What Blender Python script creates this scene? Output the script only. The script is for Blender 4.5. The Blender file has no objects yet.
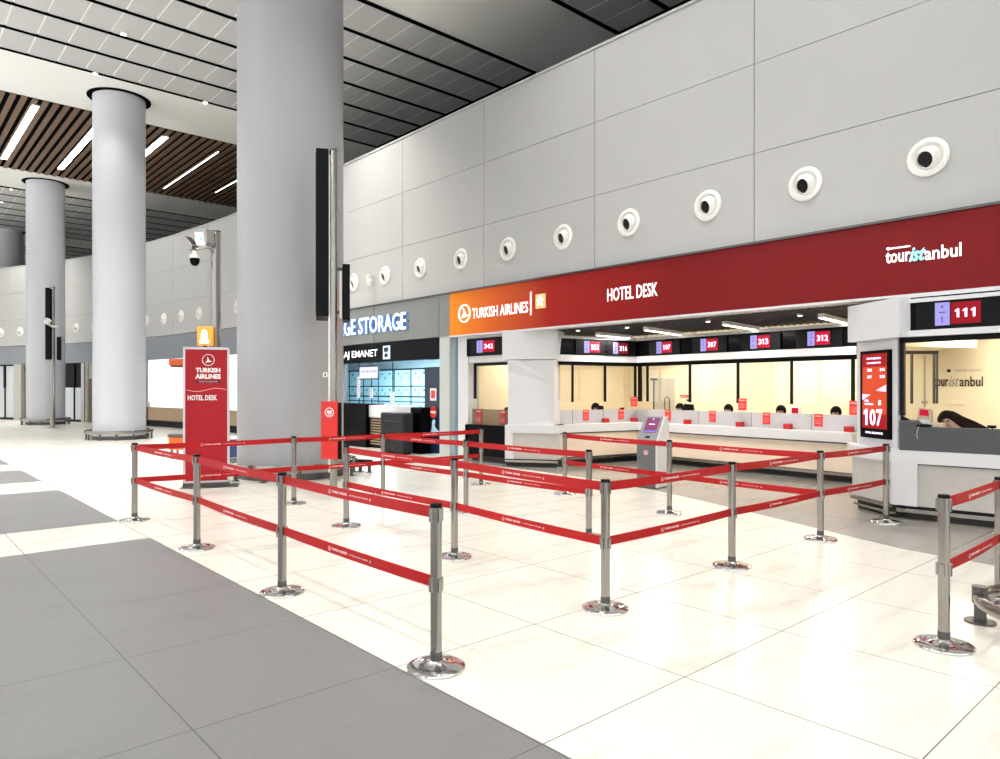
import bpy, bmesh, math, random
from mathutils import Vector, Matrix
random.seed(4)
C = bpy.context.scene
COL = C.collection
# ------------------------------------------------------------------ camera
F = 709.0; CX = 500.0; HY = 389.0; EYE = 1.68
YAW = math.atan2(634, 709)
FX, FY = math.sin(YAW), math.cos(YAW)
RX, RY = math.cos(YAW), -math.sin(YAW)
cam = bpy.data.cameras.new('camera'); camo = bpy.data.objects.new('camera', cam); COL.objects.link(camo)
camo.location = (0, 0, EYE); camo.rotation_euler = (math.pi/2, 0, -YAW)
cam.sensor_width = 36; cam.sensor_fit = 'HORIZONTAL'; cam.lens = F/1000*36
cam.shift_y = 9.5/1000; cam.clip_end = 300; cam.clip_start = 0.05
C.camera = camo
# ------------------------------------------------------------------ world, colour
w = bpy.data.worlds.new('world'); C.world = w; w.use_nodes = True
w.node_tree.nodes['Background'].inputs[0].default_value = (0.93, 0.96, 1.0, 1)
w.node_tree.nodes['Background'].inputs[1].default_value = 1.6
C.view_settings.view_transform = 'Standard'; C.view_settings.look = 'None'
C.view_settings.exposure = 0.08; C.view_settings.gamma = 1.0
C.view_settings.use_curve_mapping = False

def area(name, loc, sx, sy, power, col=(1, 1, 1), rot=(0, 0, 0), parent=None):
    l = bpy.data.lights.new(name, 'AREA'); l.shape = 'RECTANGLE'; l.size = sx; l.size_y = sy
    l.energy = power; l.color = col
    o = bpy.data.objects.new(name, l); COL.objects.link(o); o.rotation_euler = rot
    if parent: o.parent = parent; o.location = Vector(loc) - org(parent)
    else: o.location = loc
    return o
def org(o):
    v = Vector((0, 0, 0))
    while o: v += o.location; o = o.parent
    return v
def at(px, t, z=0.0):
    """world point seen in column px of the frame at forward distance t"""
    l = (px-CX)/F*t
    return Vector((FX*t+RX*l, FY*t+RY*l, z))
def xy(v): return (v[0], v[1])

# ------------------------------------------------------------------ materials
MATS = {}
def mat(name, col, rough=0.5, metal=0.0, emit=0.0, ecol=None, noise=0.0, nscale=8.0, spec=0.5, coat=0.0):
    if name in MATS: return MATS[name]
    m = bpy.data.materials.new(name); m.use_nodes = True; nt = m.node_tree
    b = nt.nodes['Principled BSDF']
    b.inputs['Base Color'].default_value = (*col, 1)
    b.inputs['Roughness'].default_value = rough; b.inputs['Metallic'].default_value = metal
    b.inputs['Specular IOR Level'].default_value = spec
    if coat: b.inputs['Coat Weight'].default_value = coat
    if emit:
        b.inputs['Emission Color'].default_value = (*(ecol or col), 1); b.inputs['Emission Strength'].default_value = emit
    tc = nt.nodes.new('ShaderNodeTexCoord'); n = nt.nodes.new('ShaderNodeTexNoise')
    n.inputs['Scale'].default_value = nscale; n.inputs['Detail'].default_value = 4
    nt.links.new(tc.outputs['Object'], n.inputs['Vector'])
    mx = nt.nodes.new('ShaderNodeMix'); mx.data_type = 'RGBA'
    a = 1-noise; mx.inputs[6].default_value = (col[0]*a, col[1]*a, col[2]*a, 1)
    c2 = [min(1, c*(1+noise)) for c in col]; mx.inputs[7].default_value = (*c2, 1)
    nt.links.new(n.outputs['Fac'], mx.inputs[0])
    if noise: nt.links.new(mx.outputs[2], b.inputs['Base Color'])
    MATS[name] = m; return m
def srgb(r, g, b):
    f = lambda c: (c/255/12.92) if c/255 <= 0.04045 else ((c/255+0.055)/1.055)**2.4
    return (f(r), f(g), f(b))
M_panel = mat('wall_panel_paint', (0.44, 0.435, 0.42), 0.55, noise=0.03, nscale=2)
M_joint = mat('panel_joint', (0.05, 0.05, 0.05), 0.8)
M_col = mat('column_paint', (0.52, 0.535, 0.565), 0.45, noise=0.05, nscale=30)
M_greybig = mat('column_metal_skin', (0.37, 0.375, 0.385), 0.42, noise=0.09, nscale=30)
M_steel = mat('brushed_steel', (0.33, 0.31, 0.285), 0.2, 1.0, noise=0.05)
M_chrome = mat('chrome', (0.75, 0.74, 0.72), 0.08, 1.0)
M_dsteel = mat('dark_steel', (0.11, 0.105, 0.10), 0.35, 0.8)
M_kick = mat('kick_plate_dark', (0.025, 0.024, 0.022), 0.35, spec=.3)
M_black = mat('black_plastic', (0.004, 0.004, 0.0045), 0.45, spec=0.12)
M_gloss = mat('black_glass', (0.002, 0.002, 0.0025), 0.2, spec=0.06)
M_white = mat('white_laminate', (0.66, 0.655, 0.66), 0.35)
M_wplast = mat('white_plastic', (0.82, 0.81, 0.76), 0.3)
M_cream = mat('cream_laminate', (0.84, 0.69, 0.54), 0.4, noise=0.06, nscale=4)
M_greylam = mat('grey_wood_laminate', (0.50, 0.47, 0.43), 0.45, noise=0.12, nscale=5)
M_riser = mat('grey_riser', (0.52, 0.51, 0.53), 0.35)
M_driser = mat('dark_grey_riser', (0.055, 0.058, 0.062), 0.5, noise=0.2, nscale=40)
M_ceil = mat('ceiling_plaster', (0.82, 0.82, 0.79), 0.7)
M_ctile = mat('ceiling_mesh_tile', (0.50, 0.50, 0.50), 0.6, noise=0.05, nscale=20)
M_cjoint = mat('ceiling_joint_light', (0.9, 0.9, 0.88), 0.6)
M_wood = mat('wood_slat', (0.17, 0.10, 0.058), 0.5, noise=0.2, nscale=6)
M_oak = mat('oak_laminate', (0.36, 0.25, 0.15), 0.5, noise=0.2, nscale=6)
M_red = mat('red_vinyl', (0.36, 0.006, 0.014), 0.45, spec=.3)
M_belt = mat('red_belt_webbing', (0.38, 0.005, 0.006), 0.5, spec=.25, noise=0.1, nscale=40)
M_bred = mat('bright_red_card', srgb(225, 50, 42), 0.5)
M_dred = mat('dark_red_box', srgb(190, 16, 26), 0.4)
M_bandg = mat('grey_green_fascia', (0.19, 0.20, 0.185), 0.4, noise=0.04)
M_bandb = mat('blue_grey_fascia', (0.21, 0.225, 0.245), 0.45)
M_roomwall = mat('cream_office_wall', (0.86, 0.755, 0.53), 0.6)
M_letter = mat('white_lit_letter', (1, 1, 1), 0.5, emit=0.9)
M_cyanl = mat('cyan_lit_letter', (0.3, 0.9, 0.95), 0.5, emit=0.9)
M_ink = mat('white_print', (0.85, 0.83, 0.82), 0.5)
M_dark = mat('dark_void', (0.006, 0.006, 0.006), 0.9, spec=0)
M_slot = mat('slot_black', (0.002, 0.002, 0.002), 0.9, spec=0)
M_blackt = mat('black_print', (0.01, 0.01, 0.01), 0.5)
M_lamp = mat('lamp_diffuser', (1, 1, 1), 0.5, emit=22, ecol=(0.95, 0.98, 1))
M_warm = mat('warm_lamp_diffuser', (1, 1, 1), 0.5, emit=6, ecol=(1, 0.93, 0.85))
M_lav = mat('lavender_screen', (0.05, 0.05, 0.08), 0.5, emit=0.85, ecol=(0.42, 0.38, 0.95), spec=.1)
M_sred = mat('red_screen', (0.06, 0.002, 0.006), 0.5, emit=0.75, ecol=(0.75, 0.01, 0.05), spec=.1)
M_sdred = mat('dark_red_screen', (0.04, 0.002, 0.004), 0.5, emit=0.6, ecol=(0.32, 0.008, 0.02), spec=.1)
M_sorange = mat('orange_screen', (0.08, 0.01, 0.003), 0.5, emit=0.85, ecol=(0.80, 0.085, 0.03), spec=.1)
M_slet = mat('screen_text', (0.8, 0.75, 1), 0.4, emit=1.1)
M_orange = mat('orange_plastic', srgb(235, 95, 25), 0.45)
M_yellow = mat('yellow_sign', (.8, .33, .03), 0.5, emit=0.25)
M_skin = mat('skin', (0.62, 0.38, 0.27), 0.5)
M_hair = mat('black_hair', (0.006, 0.005, 0.005), 0.6, spec=.08)
M_bhair = mat('brown_hair', (0.022, 0.010, 0.007), 0.6, spec=.1, noise=0.5, nscale=30)
M_shirt = mat('dark_uniform', (0.03, 0.03, 0.045), 0.7)
M_brown = mat('brown_top', (0.10, 0.05, 0.03), 0.8)
M_trouser = mat('dark_trousers', (0.02, 0.02, 0.025), 0.8)
M_locker = mat('pale_blue_locker', (0.35, 0.62, 0.75), 0.35)
M_bluef = mat('dark_blue_frame', (0.008, 0.02, 0.045), 0.25)
M_gold = mat('gold_frame', (0.75, 0.55, 0.25), 0.4, emit=0.25)
M_frost = mat('frosted_glass', (0.55, 0.58, 0.60), 0.4)
M_shopglow = mat('white_shop_glow', (0.9, 0.9, 0.9), 0.4, emit=0.75, ecol=(0.97, 0.98, 1))  # emission stands in for light from the shop interior
M_blue = mat('blue_plastic', (0.01, 0.03, 0.12), 0.4)
M_beige = mat('beige_stone', (0.42, 0.41, 0.37), 0.6)
M_bdoor = mat('brown_door', (0.13, 0.09, 0.06), 0.5)
M_brown2 = mat('gold_reflect_panel', (0.22, 0.14, 0.07), 0.18, noise=0.3, nscale=2)  # brown tint paints a gold reflection onto a dark glossy panel
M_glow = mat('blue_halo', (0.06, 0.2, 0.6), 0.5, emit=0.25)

def floor_mat(name, c1, c2, rough, px0, py0, sx, sy, jcol, jw=0.006, stain=0.0):
    """polished stone with tile joints laid out in metres"""
    m = bpy.data.materials.new(name); m.use_nodes = True; nt = m.node_tree; L = nt.links
    b = nt.nodes['Principled BSDF']; N = nt.nodes.new
    tc = N('ShaderNodeTexCoord'); sp = N('ShaderNodeSeparateXYZ'); L.new(tc.outputs['Object'], sp.inputs[0])
    def M(op, a, bb=None, c=None):
        n = N('ShaderNodeMath'); n.operation = op
        for i, v in enumerate((a, bb, c)):
            if v is None: continue
            if isinstance(v, (int, float)): n.inputs[i].default_value = v
            else: L.new(v, n.inputs[i])
        return n.outputs[0]
    def joint(o, p0, s):
        u = M('DIVIDE', M('SUBTRACT', o, p0), s)
        d = M('ABSOLUTE', M('SUBTRACT', M('FRACT', M('ADD', u, 0.5)), 0.5))
        return M('LESS_THAN', M('MULTIPLY', d, s), jw)
    j = M('MAXIMUM', joint(sp.outputs[0], px0, sx), joint(sp.outputs[1], py0, sy))
    n1 = N('ShaderNodeTexNoise'); n1.inputs['Scale'].default_value = 60; n1.inputs['Detail'].default_value = 5; L.new(tc.outputs['Object'], n1.inputs['Vector'])
    mx = N('ShaderNodeMix'); mx.data_type = 'RGBA'; mx.inputs[6].default_value = (*c1, 1); mx.inputs[7].default_value = (*c2, 1); L.new(n1.outputs['Fac'], mx.inputs[0])
    # worn scuffs, stretched along the walkway
    mp = N('ShaderNodeMapping'); mp.inputs['Scale'].default_value = (0.9, 3.2, 1); mp.inputs['Rotation'].default_value = (0, 0, 0.5); L.new(tc.outputs['Object'], mp.inputs[0])
    n2 = N('ShaderNodeTexNoise'); n2.inputs['Scale'].default_value = 0.8; n2.inputs['Detail'].default_value = 6; n2.inputs['Roughness'].default_value = 0.65; L.new(mp.outputs[0], n2.inputs['Vector'])
    r = N('ShaderNodeMapRange'); r.inputs[1].default_value = 0.53; r.inputs[2].default_value = 0.72; r.inputs[3].default_value = 0; r.inputs[4].default_value = stain; L.new(n2.outputs['Fac'], r.inputs[0])
    m2 = N('ShaderNodeMix'); m2.data_type = 'RGBA'; L.new(r.outputs[0], m2.inputs[0]); L.new(mx.outputs[2], m2.inputs[6]); m2.inputs[7].default_value = (c1[0]*0.6, c1[1]*0.58, c1[2]*0.55, 1)
    m3 = N('ShaderNodeMix'); m3.data_type = 'RGBA'; L.new(j, m3.inputs[0]); L.new(m2.outputs[2], m3.inputs[6]); m3.inputs[7].default_value = (*jcol, 1)
    L.new(m3.outputs[2], b.inputs['Base Color'])
    b.inputs['Roughness'].default_value = rough
    return m
M_fcream = floor_mat('cream_polished_stone', (0.70, 0.665, 0.58), (0.76, 0.725, 0.64), 0.26, 1.2, 1.12, 1.18, 1.245, (0.22, 0.2, 0.17), 0.004, 0.55)
M_fgrey = floor_mat('grey_granite', (0.15, 0.146, 0.142), (0.21, 0.205, 0.20), 0.38, 1.2, 1.12, 1.18, 1.245, (0.07, 0.07, 0.07), 0.004, 0.25)
M_ftaupe = floor_mat('taupe_polished_stone', (0.27, 0.25, 0.22), (0.36, 0.335, 0.295), 0.16, 1.2, 1.12, 1.18, 1.245, (0.1, 0.09, 0.08), 0.004, 0.35)

def fascia_mat():  # ramp paints the orange light glow at the left end into the colour
    m = bpy.data.materials.new('red_fascia_orange_glow'); m.use_nodes = True; nt = m.node_tree; L = nt.links
    b = nt.nodes['Principled BSDF']; tc = nt.nodes.new('ShaderNodeTexCoord'); sp = nt.nodes.new('ShaderNodeSeparateXYZ'); L.new(tc.outputs['Object'], sp.inputs[0])
    r = nt.nodes.new('ShaderNodeMapRange'); r.inputs[1].default_value = -0.2; r.inputs[2].default_value = -6.5; L.new(sp.outputs[1], r.inputs[0])
    cr = nt.nodes.new('ShaderNodeValToRGB'); L.new(r.outputs[0], cr.inputs[0])
    e = cr.color_ramp.elements; e[0].position = 0.0; e[0].color = (0.85, 0.24, 0.01, 1); e[1].position = 1; e[1].color = (0.175, 0.003, 0.004, 1)
    x = e.new(0.22); x.color = (0.66, 0.11, 0.012, 1); x = e.new(0.5); x.color = (0.33, 0.012, 0.007, 1)
    L.new(cr.outputs[0], b.inputs['Base Color']); b.inputs['Roughness'].default_value = 0.5; b.inputs['Specular IOR Level'].default_value = 0.2
    L.new(cr.outputs[0], b.inputs['Emission Color']); b.inputs['Emission Strength'].default_value = 0.04
    return m
M_fascia = fascia_mat()
def glass_mat():
    m = bpy.data.materials.new('clear_glass'); m.use_nodes = True; nt = m.node_tree
    g = nt.nodes.new('ShaderNodeBsdfGlossy'); g.inputs['Roughness'].default_value = 0.02
    t = nt.nodes.new('ShaderNodeBsdfTransparent'); x = nt.nodes.new('ShaderNodeMixShader'); x.inputs[0].default_value = 0.06
    nt.links.new(t.outputs[0], x.inputs[1]); nt.links.new(g.outputs[0], x.inputs[2]); nt.links.new(x.outputs[0], nt.nodes['Material Output'].inputs[0])
    return m
M_glass = glass_mat()

# ------------------------------------------------------------------ helpers
def NB(): return bmesh.new()
def obj(name, bm, m, parent=None, local=False, smooth=False, kind=None, bevel=0.0, label=None):
    """link a bmesh (world coordinates unless local) as ONE mesh object"""
    me = bpy.data.meshes.new(name)
    if isinstance(m, (list, tuple)):
        for k in m: me.materials.append(k)
    else: me.materials.append(m)
    bmesh.ops.recalc_face_normals(bm, faces=bm.faces[:])
    if parent is not None and not local:
        bmesh.ops.translate(bm, verts=bm.verts[:], vec=-org(parent))
    if smooth:
        for f in bm.faces: f.smooth = True
    loc = Vector((0, 0, 0))
    if parent is None and not local and kind is None and len(bm.verts):
        zs = min(v.co.z for v in bm.verts); cx = sum(v.co.x for v in bm.verts)/len(bm.verts); cy = sum(v.co.y for v in bm.verts)/len(bm.verts)
        loc = Vector((cx, cy, zs)); bmesh.ops.translate(bm, verts=bm.verts[:], vec=-loc)
    bm.to_mesh(me); bm.free()
    o = bpy.data.objects.new(name, me); COL.objects.link(o); o.location = loc
    if parent is not None: o.parent = parent
    if kind: o['kind'] = kind
    if label: o['label'] = label
    if bevel:
        b = o.modifiers.new('bevel', 'BEVEL'); b.width = bevel; b.segments = 2; b.limit_method = 'ANGLE'
    if smooth:
        try: me.set_sharp_from_angle(angle=math.radians(40))
        except Exception: pass
    return o
def thing(name, label, cat, loc=(0, 0, 0), rotz=0, group=None):
    o = bpy.data.objects.new(name, None); COL.objects.link(o); o.location = loc; o.rotation_euler = (0, 0, rotz)
    o['label'] = label; o['category'] = cat; o.empty_display_size = 0.1
    if group: o['group'] = group
    return o
def tag(o, label, cat, group=None, kind=None):
    o['label'] = label; o['category'] = cat
    if group: o['group'] = group
    if kind: o['kind'] = kind
    return o
def copy_tree(o, parent=None):
    c = o.copy(); COL.objects.link(c); c.parent = parent
    for ch in list(o.children): copy_tree(ch, c)
    return c
def box(bm, x0, x1, y0, y1, z0, z1, mi=0):
    vs = [bm.verts.new((x, y, z)) for z in (z0, z1) for y in (y0, y1) for x in (x0, x1)]
    for f in ((0, 2, 3, 1), (4, 5, 7, 6), (0, 1, 5, 4), (2, 6, 7, 3), (0, 4, 6, 2), (1, 3, 7, 5)):
        fc = bm.faces.new([vs[i] for i in f]); fc.material_index = mi
    return vs
def prism(bm, pts, z0, z1, mi=0):
    a = [bm.verts.new((p[0], p[1], z0)) for p in pts]; b = [bm.verts.new((p[0], p[1], z1)) for p in pts]; n = len(pts)
    bm.faces.new(a).material_index = mi; bm.faces.new(b).material_index = mi
    for i in range(n): bm.faces.new((a[i], a[(i+1) % n], b[(i+1) % n], b[i])).material_index = mi
class Plane:
    """vertical plane from A (left, seen from the hall) to B (right): s metres along, z up, d behind it"""
    def __init__(s, A, B):
        s.A = Vector((A[0], A[1], 0)); s.B = Vector((B[0], B[1], 0)); s.L = (s.B-s.A).length
        s.u = (s.B-s.A)/s.L; s.n = Vector((-s.u.y, s.u.x, 0))      # behind = left normal of left->right
    def p(s, a, z, d=0): v = s.A+s.u*a+s.n*d; v.z = z; return v
    def s_of(s, px):
        d = Vector((FX+RX*(px-CX)/F, FY+RY*(px-CX)/F, 0)); den = d.x*s.n.x+d.y*s.n.y
        t = (s.A.dot(s.n))/den; v = d*t; return (v-s.A).dot(s.u)
    def t_of(s, px):
        d = Vector((FX+RX*(px-CX)/F, FY+RY*(px-CX)/F, 0)); return s.A.dot(s.n)/d.dot(s.n)
    def z_of(s, px, py): return EYE+(HY-py)/F*s.t_of(px)
    def box(s, bm, a0, a1, z0, z1, d0, d1, mi=0):
        vs = [bm.verts.new(s.p(a, z, d)) for z in (z0, z1) for d in (d0, d1) for a in (a0, a1)]
        for f in ((0, 2, 3, 1), (4, 5, 7, 6), (0, 1, 5, 4), (2, 6, 7, 3), (0, 4, 6, 2), (1, 3, 7, 5)):
            bm.faces.new([vs[i] for i in f]).material_index = mi
    def poly(s, bm, pts, d0, d1, mi=0):
        a = [bm.verts.new(s.p(x, z, d0)) for x, z in pts]; b = [bm.verts.new(s.p(x, z, d1)) for x, z in pts]; n = len(pts)
        bm.faces.new(a).material_index = mi; bm.faces.new(b).material_index = mi
        for i in range(n): bm.faces.new((a[i], a[(i+1) % n], b[(i+1) % n], b[i])).material_index = mi
    def ring(s, bm, cx, cz, r0, r1, d0, d1, seg=32, mi=0):
        P = []
        for k in range(seg):
            c, q = math.cos(2*math.pi*k/seg), math.sin(2*math.pi*k/seg)
            P.append([bm.verts.new(s.p(cx+c*r, cz+q*r, d)) for r, d in ((r0, d0), (r1, d0), (r1, d1), (r0, d1))])
        for k in range(seg):
            A, B = P[k], P[(k+1) % seg]
            for i in range(4): bm.faces.new((A[i], A[(i+1) % 4], B[(i+1) % 4], B[i])).material_index = mi
    def disc(s, bm, cx, cz, r, d0, d1, seg=28, mi=0):
        s.poly(bm, [(cx+r*math.cos(2*math.pi*k/seg), cz+r*math.sin(2*math.pi*k/seg)) for k in range(seg)], d0, d1, mi)
_tc = {}
def text_geo(txt, bold=0.0, shear=0.0):
    k = (txt, bold, shear)
    if k in _tc: return _tc[k]
    cu = bpy.data.curves.new('t', 'FONT'); cu.body = txt; cu.resolution_u = 2; cu.offset = bold; cu.shear = shear; cu.extrude = 0.01
    o = bpy.data.objects.new('t', cu); COL.objects.link(o); bpy.context.view_layer.update()
    dg = bpy.context.evaluated_depsgraph_get(); me = bpy.data.meshes.new_from_object(o.evaluated_get(dg))
    V = [tuple(v.co) for v in me.vertices]; P = [tuple(p.vertices) for p in me.polygons]
    bpy.data.objects.remove(o); bpy.data.curves.remove(cu); bpy.data.meshes.remove(me)
    x0 = min(v[0] for v in V); x1 = max(v[0] for v in V); y0 = min(v[1] for v in V); y1 = max(v[1] for v in V)
    V = [((x-x0)/(x1-x0), (y-y0)/(y1-y0), z) for x, y, z in V]
    _tc[k] = (V, P); return _tc[k]
def text(bm, pl, txt, a0, a1, z0, z1, d=-0.012, th=0.01, bold=0.0, shear=0.0, mi=0, slope=0.0):
    if txt.isdigit() and ('1' in txt or len(txt) > 1):      # evenly set numerals, the 1 with a flag
        n = len(txt); c = (a1-a0)/n; g = c*.12
        for k, ch in enumerate(txt):
            x0, x1 = a0+k*c+g/2, a0+(k+1)*c-g/2
            if ch == '1':
                w_ = x1-x0; h = z1-z0; pl.poly(bm, [(x0+w_*.38, z0), (x0+w_*.72, z0), (x0+w_*.72, z1), (x0+w_*.45, z1), (x0+w_*.10, z1-h*.20), (x0+w_*.10, z1-h*.36), (x0+w_*.38, z1-h*.26)], d, d-th, mi)
            else: text(bm, pl, ch, x0, x1, z0, z1, d, th, bold, shear, mi)
        return
    V, P = text_geo(txt, bold, shear)
    vs = [bm.verts.new(pl.p(a0+(a1-a0)*x, z0+(z1-z0)*y+slope*(a1-a0)*x, d-(th if z > 0 else 0))) for x, y, z in V]
    for p in P:
        try: bm.faces.new([vs[i] for i in p]).material_index = mi
        except ValueError: pass
def bird(bm, pl, cx, cz, r, d=-0.012, th=0.01, mi=0, ringw=0.12):
    pl.ring(bm, cx, cz, r*(1-ringw), r, d, d-th, mi=mi)
    P = [(-.28, .72), (-.02, .45), (.12, .12), (.30, -.12), (.78, -.30), (.30, -.40), (-.05, -.50), (-.62, -.52), (-.30, -.28), (-.18, .05), (-.16, .40)]
    pl.poly(bm, [(cx+x*r*.85, cz+y*r*.85) for x, y in P], d, d-th, mi)
def cyl(bm, p, q, r0, r1=None, seg=24, cap=True, mi=0):
    p = Vector(p); q = Vector(q); r1 = r0 if r1 is None else r1; ax = (q-p).normalized()
    up = Vector((0, 0, 1)) if abs(ax.z) < .9 else Vector((1, 0, 0)); a = ax.cross(up).normalized(); b = ax.cross(a)
    A = [bm.verts.new(p+(a*math.cos(2*math.pi*k/seg)+b*math.sin(2*math.pi*k/seg))*r0) for k in range(seg)]
    B = [bm.verts.new(q+(a*math.cos(2*math.pi*k/seg)+b*math.sin(2*math.pi*k/seg))*r1) for k in range(seg)]
    for k in range(seg): bm.faces.new((A[k], A[(k+1) % seg], B[(k+1) % seg], B[k])).material_index = mi
    if cap: bm.faces.new(A).material_index = mi; bm.faces.new(B).material_index = mi
def lathe(bm, prof, c=(0, 0, 0), seg=40, axis=None, mi=0):
    """revolve (r, h) pairs about an axis through c (default z)"""
    c = Vector(c); ax = Vector(axis).normalized() if axis else Vector((0, 0, 1))
    up = Vector((1, 0, 0)) if abs(ax.z) > .9 else Vector((0, 0, 1)); a = ax.cross(up).normalized(); b = ax.cross(a); rows = []
    for r, h in prof:
        if r < 1e-6: rows.append([bm.verts.new(c+ax*h)])
        else: rows.append([bm.verts.new(c+ax*h+(a*math.cos(2*math.pi*k/seg)+b*math.sin(2*math.pi*k/seg))*r) for k in range(seg)])
    for A, B in zip(rows, rows[1:]):
        for k in range(seg):
            k2 = (k+1) % seg
            if len(A) == 1 and len(B) == 1: continue
            if len(A) == 1: f = (A[0], B[k], B[k2])
            elif len(B) == 1: f = (A[k], A[k2], B[0])
            else: f = (A[k], A[k2], B[k2], B[k])
            bm.faces.new(f).material_index = mi
def tube(bm, pts, r, seg=12, closed=False):
    pts = [Vector(p) for p in pts]; rows = []; n = len(pts)
    for i, p in enumerate(pts):
        a = pts[(i-1) % n] if (closed or i > 0) else p; b = pts[(i+1) % n] if (closed or i < n-1) else p
        d = (b-a).normalized(); up = Vector((0, 0, 1)) if abs(d.z) < .95 else Vector((1, 0, 0)); s = d.cross(up).normalized(); u = s.cross(d)
        rows.append([bm.verts.new(p+(s*math.cos(2*math.pi*k/seg)+u*math.sin(2*math.pi*k/seg))*r) for k in range(seg)])
    R = range(n if closed else n-1)
    for i in R:
        A, B = rows[i], rows[(i+1) % n]
        for k in range(seg): bm.faces.new((A[k], A[(k+1) % seg], B[(k+1) % seg], B[k]))
    if not closed: bm.faces.new(rows[0]); bm.faces.new(rows[-1])

# ================================================================== SETTING: floor, ceiling, walls
b = NB(); box(b, -24, 26, -14, 80, -0.3, 0); obj('floor', b, M_fcream, kind='structure')
for y0, y1 in ((-14, 8.60), (9.95, 13.68), (15.2, 17.55), (19.0, 22.8), (24.2, 26.6), (28.2, 32)):
    b = NB(); box(b, -24, 2.39, y0, y1, -0.01, 0.0015); obj('floor', b, M_fgrey, kind='structure')
b = NB(); prism(b, [(8.0, -6), (8.0, 1.85), (8.12, 2.75), (9.1, 5.2), (9.68, 6.8), (10.1, 8.5), (10.25, 10.6), (10.2, 13.2), (17, 13.2), (17, -6)], -0.01, 0.002)
obj('floor', b, M_ftaupe, kind='structure')
CZ = 11.5; K = 9.82/10.32      # ceiling height; K scales layout measured for a 12 m ceiling
b = NB(); box(b, -24, 26, -14, 80, CZ, CZ+0.3); obj('ceiling', b, M_ceil, kind='structure')
def tile_zone(y0, y1, pitch=1.72):
    t = NB(); x0, x1 = -23.6, 16.15*K; y0 *= K; y1 *= K; n = round((y1-y0)/(pitch*K))
    pitch = (y1-y0)/n
    box(t, x0, x1+0.05, y0-0.06, y1+0.06, CZ-0.02, CZ, 1)
    for i in range(n+1):
        y = y0+i*pitch; box(t, x0, x1+0.06, y-0.07, y+0.07, CZ-0.05, CZ-0.02, 2)
    for i in range(n):
        x = x1
        while x > x0:
            box(t, x-0.742+0.045, x, y0+i*pitch+0.07, y0+(i+1)*pitch-0.07, CZ-0.035, CZ-0.02, 0); x -= 0.742
    box(t, x1, x1+0.12, y0, y1, CZ-0.05, CZ-0.02, 2)
    return obj('ceiling', t, [M_ctile, M_cjoint, M_slot], kind='structure')
tile_zone(16.42, 25.95); tile_zone(2.6, 13.0); tile_zone(-13, -0.5); tile_zone(43.7, 55.5); tile_zone(59, 75)
# wooden slat field
b = NB(); box(b, -23.6, 16.6, 29.75*K, 39.9*K, CZ-0.01, CZ); obj('ceiling', b, M_dark, kind='structure')
b = NB(); x = -23.4
while x < 16.5: box(b, x, x+0.165, 29.75*K, 39.9*K, CZ-0.05, CZ-0.01); x += 0.31
obj('trim_1', b, M_wood, kind='structure')

# long wall path (far end curves to the left)
PATH = [(10.6, 2.42-3.33*3+1.665*i) for i in range(0, 18)]
CTRL = [Vector((10.6, 20.74, 0)), Vector((10.57, 24, 0))]+[at(px, t) for px, t in ((223, 27.7), (205.3, 28.75), (188, 29.75), (171, 30.9), (154.3, 31.85), (120, 33.9), (88, 35.6), (71, 36.4), (45, 37.5), (21.7, 38.4), (5, 39.0), (-25, 39.9), (-60, 40.8), (-110, 42))]
need = 1.665; acc = 0.0; cur = CTRL[0]
for q in CTRL[1:]:
    while (q-cur).length >= need-acc:
        cur = cur+(q-cur).normalized()*(need-acc); acc = 0.0; PATH.append((cur.x, cur.y))
    acc += (q-cur).length; cur = q
SEG = [Plane(PATH[i+1], PATH[i]) for i in range(len(PATH)-1)]
ROWS = [(4.03, 5.45), (5.45, 6.88), (6.88, 8.31)]
b = NB()
for i, s in enumerate(SEG):
    for z0, z1 in ROWS:
        g0 = 0.007 if (i % 2 == 1) else 0; g1 = 0.007 if (i % 2 == 0) else 0
        s.box(b, g0, s.L-g1, z0+0.005, z1-0.005, 0.0, 0.05)
    s.box(b, 0, s.L, 4.05, 8.29, 0.02, 0.3, 1)
    s.box(b, 0, s.L, 8.31, 8.36, -0.02, 0.35, 0)
obj('wall_right', b, [M_panel, M_joint], kind='structure')
# blue-grey band and lower wall from the storage front leftward
def seg_of(px):
    for s in SEG:
        a = s.s_of(px)
        if -1e-6 <= a <= s.L+1e-6 and s.t_of(px) > 0: return s, a
b = NB()
for i, s in enumerate(SEG):
    if i < 14: continue
    s.box(b, 0, s.L, 3.02, 4.02, 0.03, 0.3)
obj('trim_2', b, M_bandb, kind='structure')
# dark unseen walls and roof added to keep world light off the ceiling
b = NB(); box(b, 25.5, 26, -14, 80, 0, CZ); obj('wall_back_blocker', b, M_dark, kind='structure')
b = NB(); box(b, -24, 26, 79.5, 80, 0, CZ); obj('wall_far_blocker', b, M_dark, kind='structure')
b = NB(); box(b, 10.9, 25.5, -8, 27.2, 4.1, 4.3); obj('ceiling', b, M_dark, kind='structure')  # added unseen dark roof, blocks world light

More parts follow.
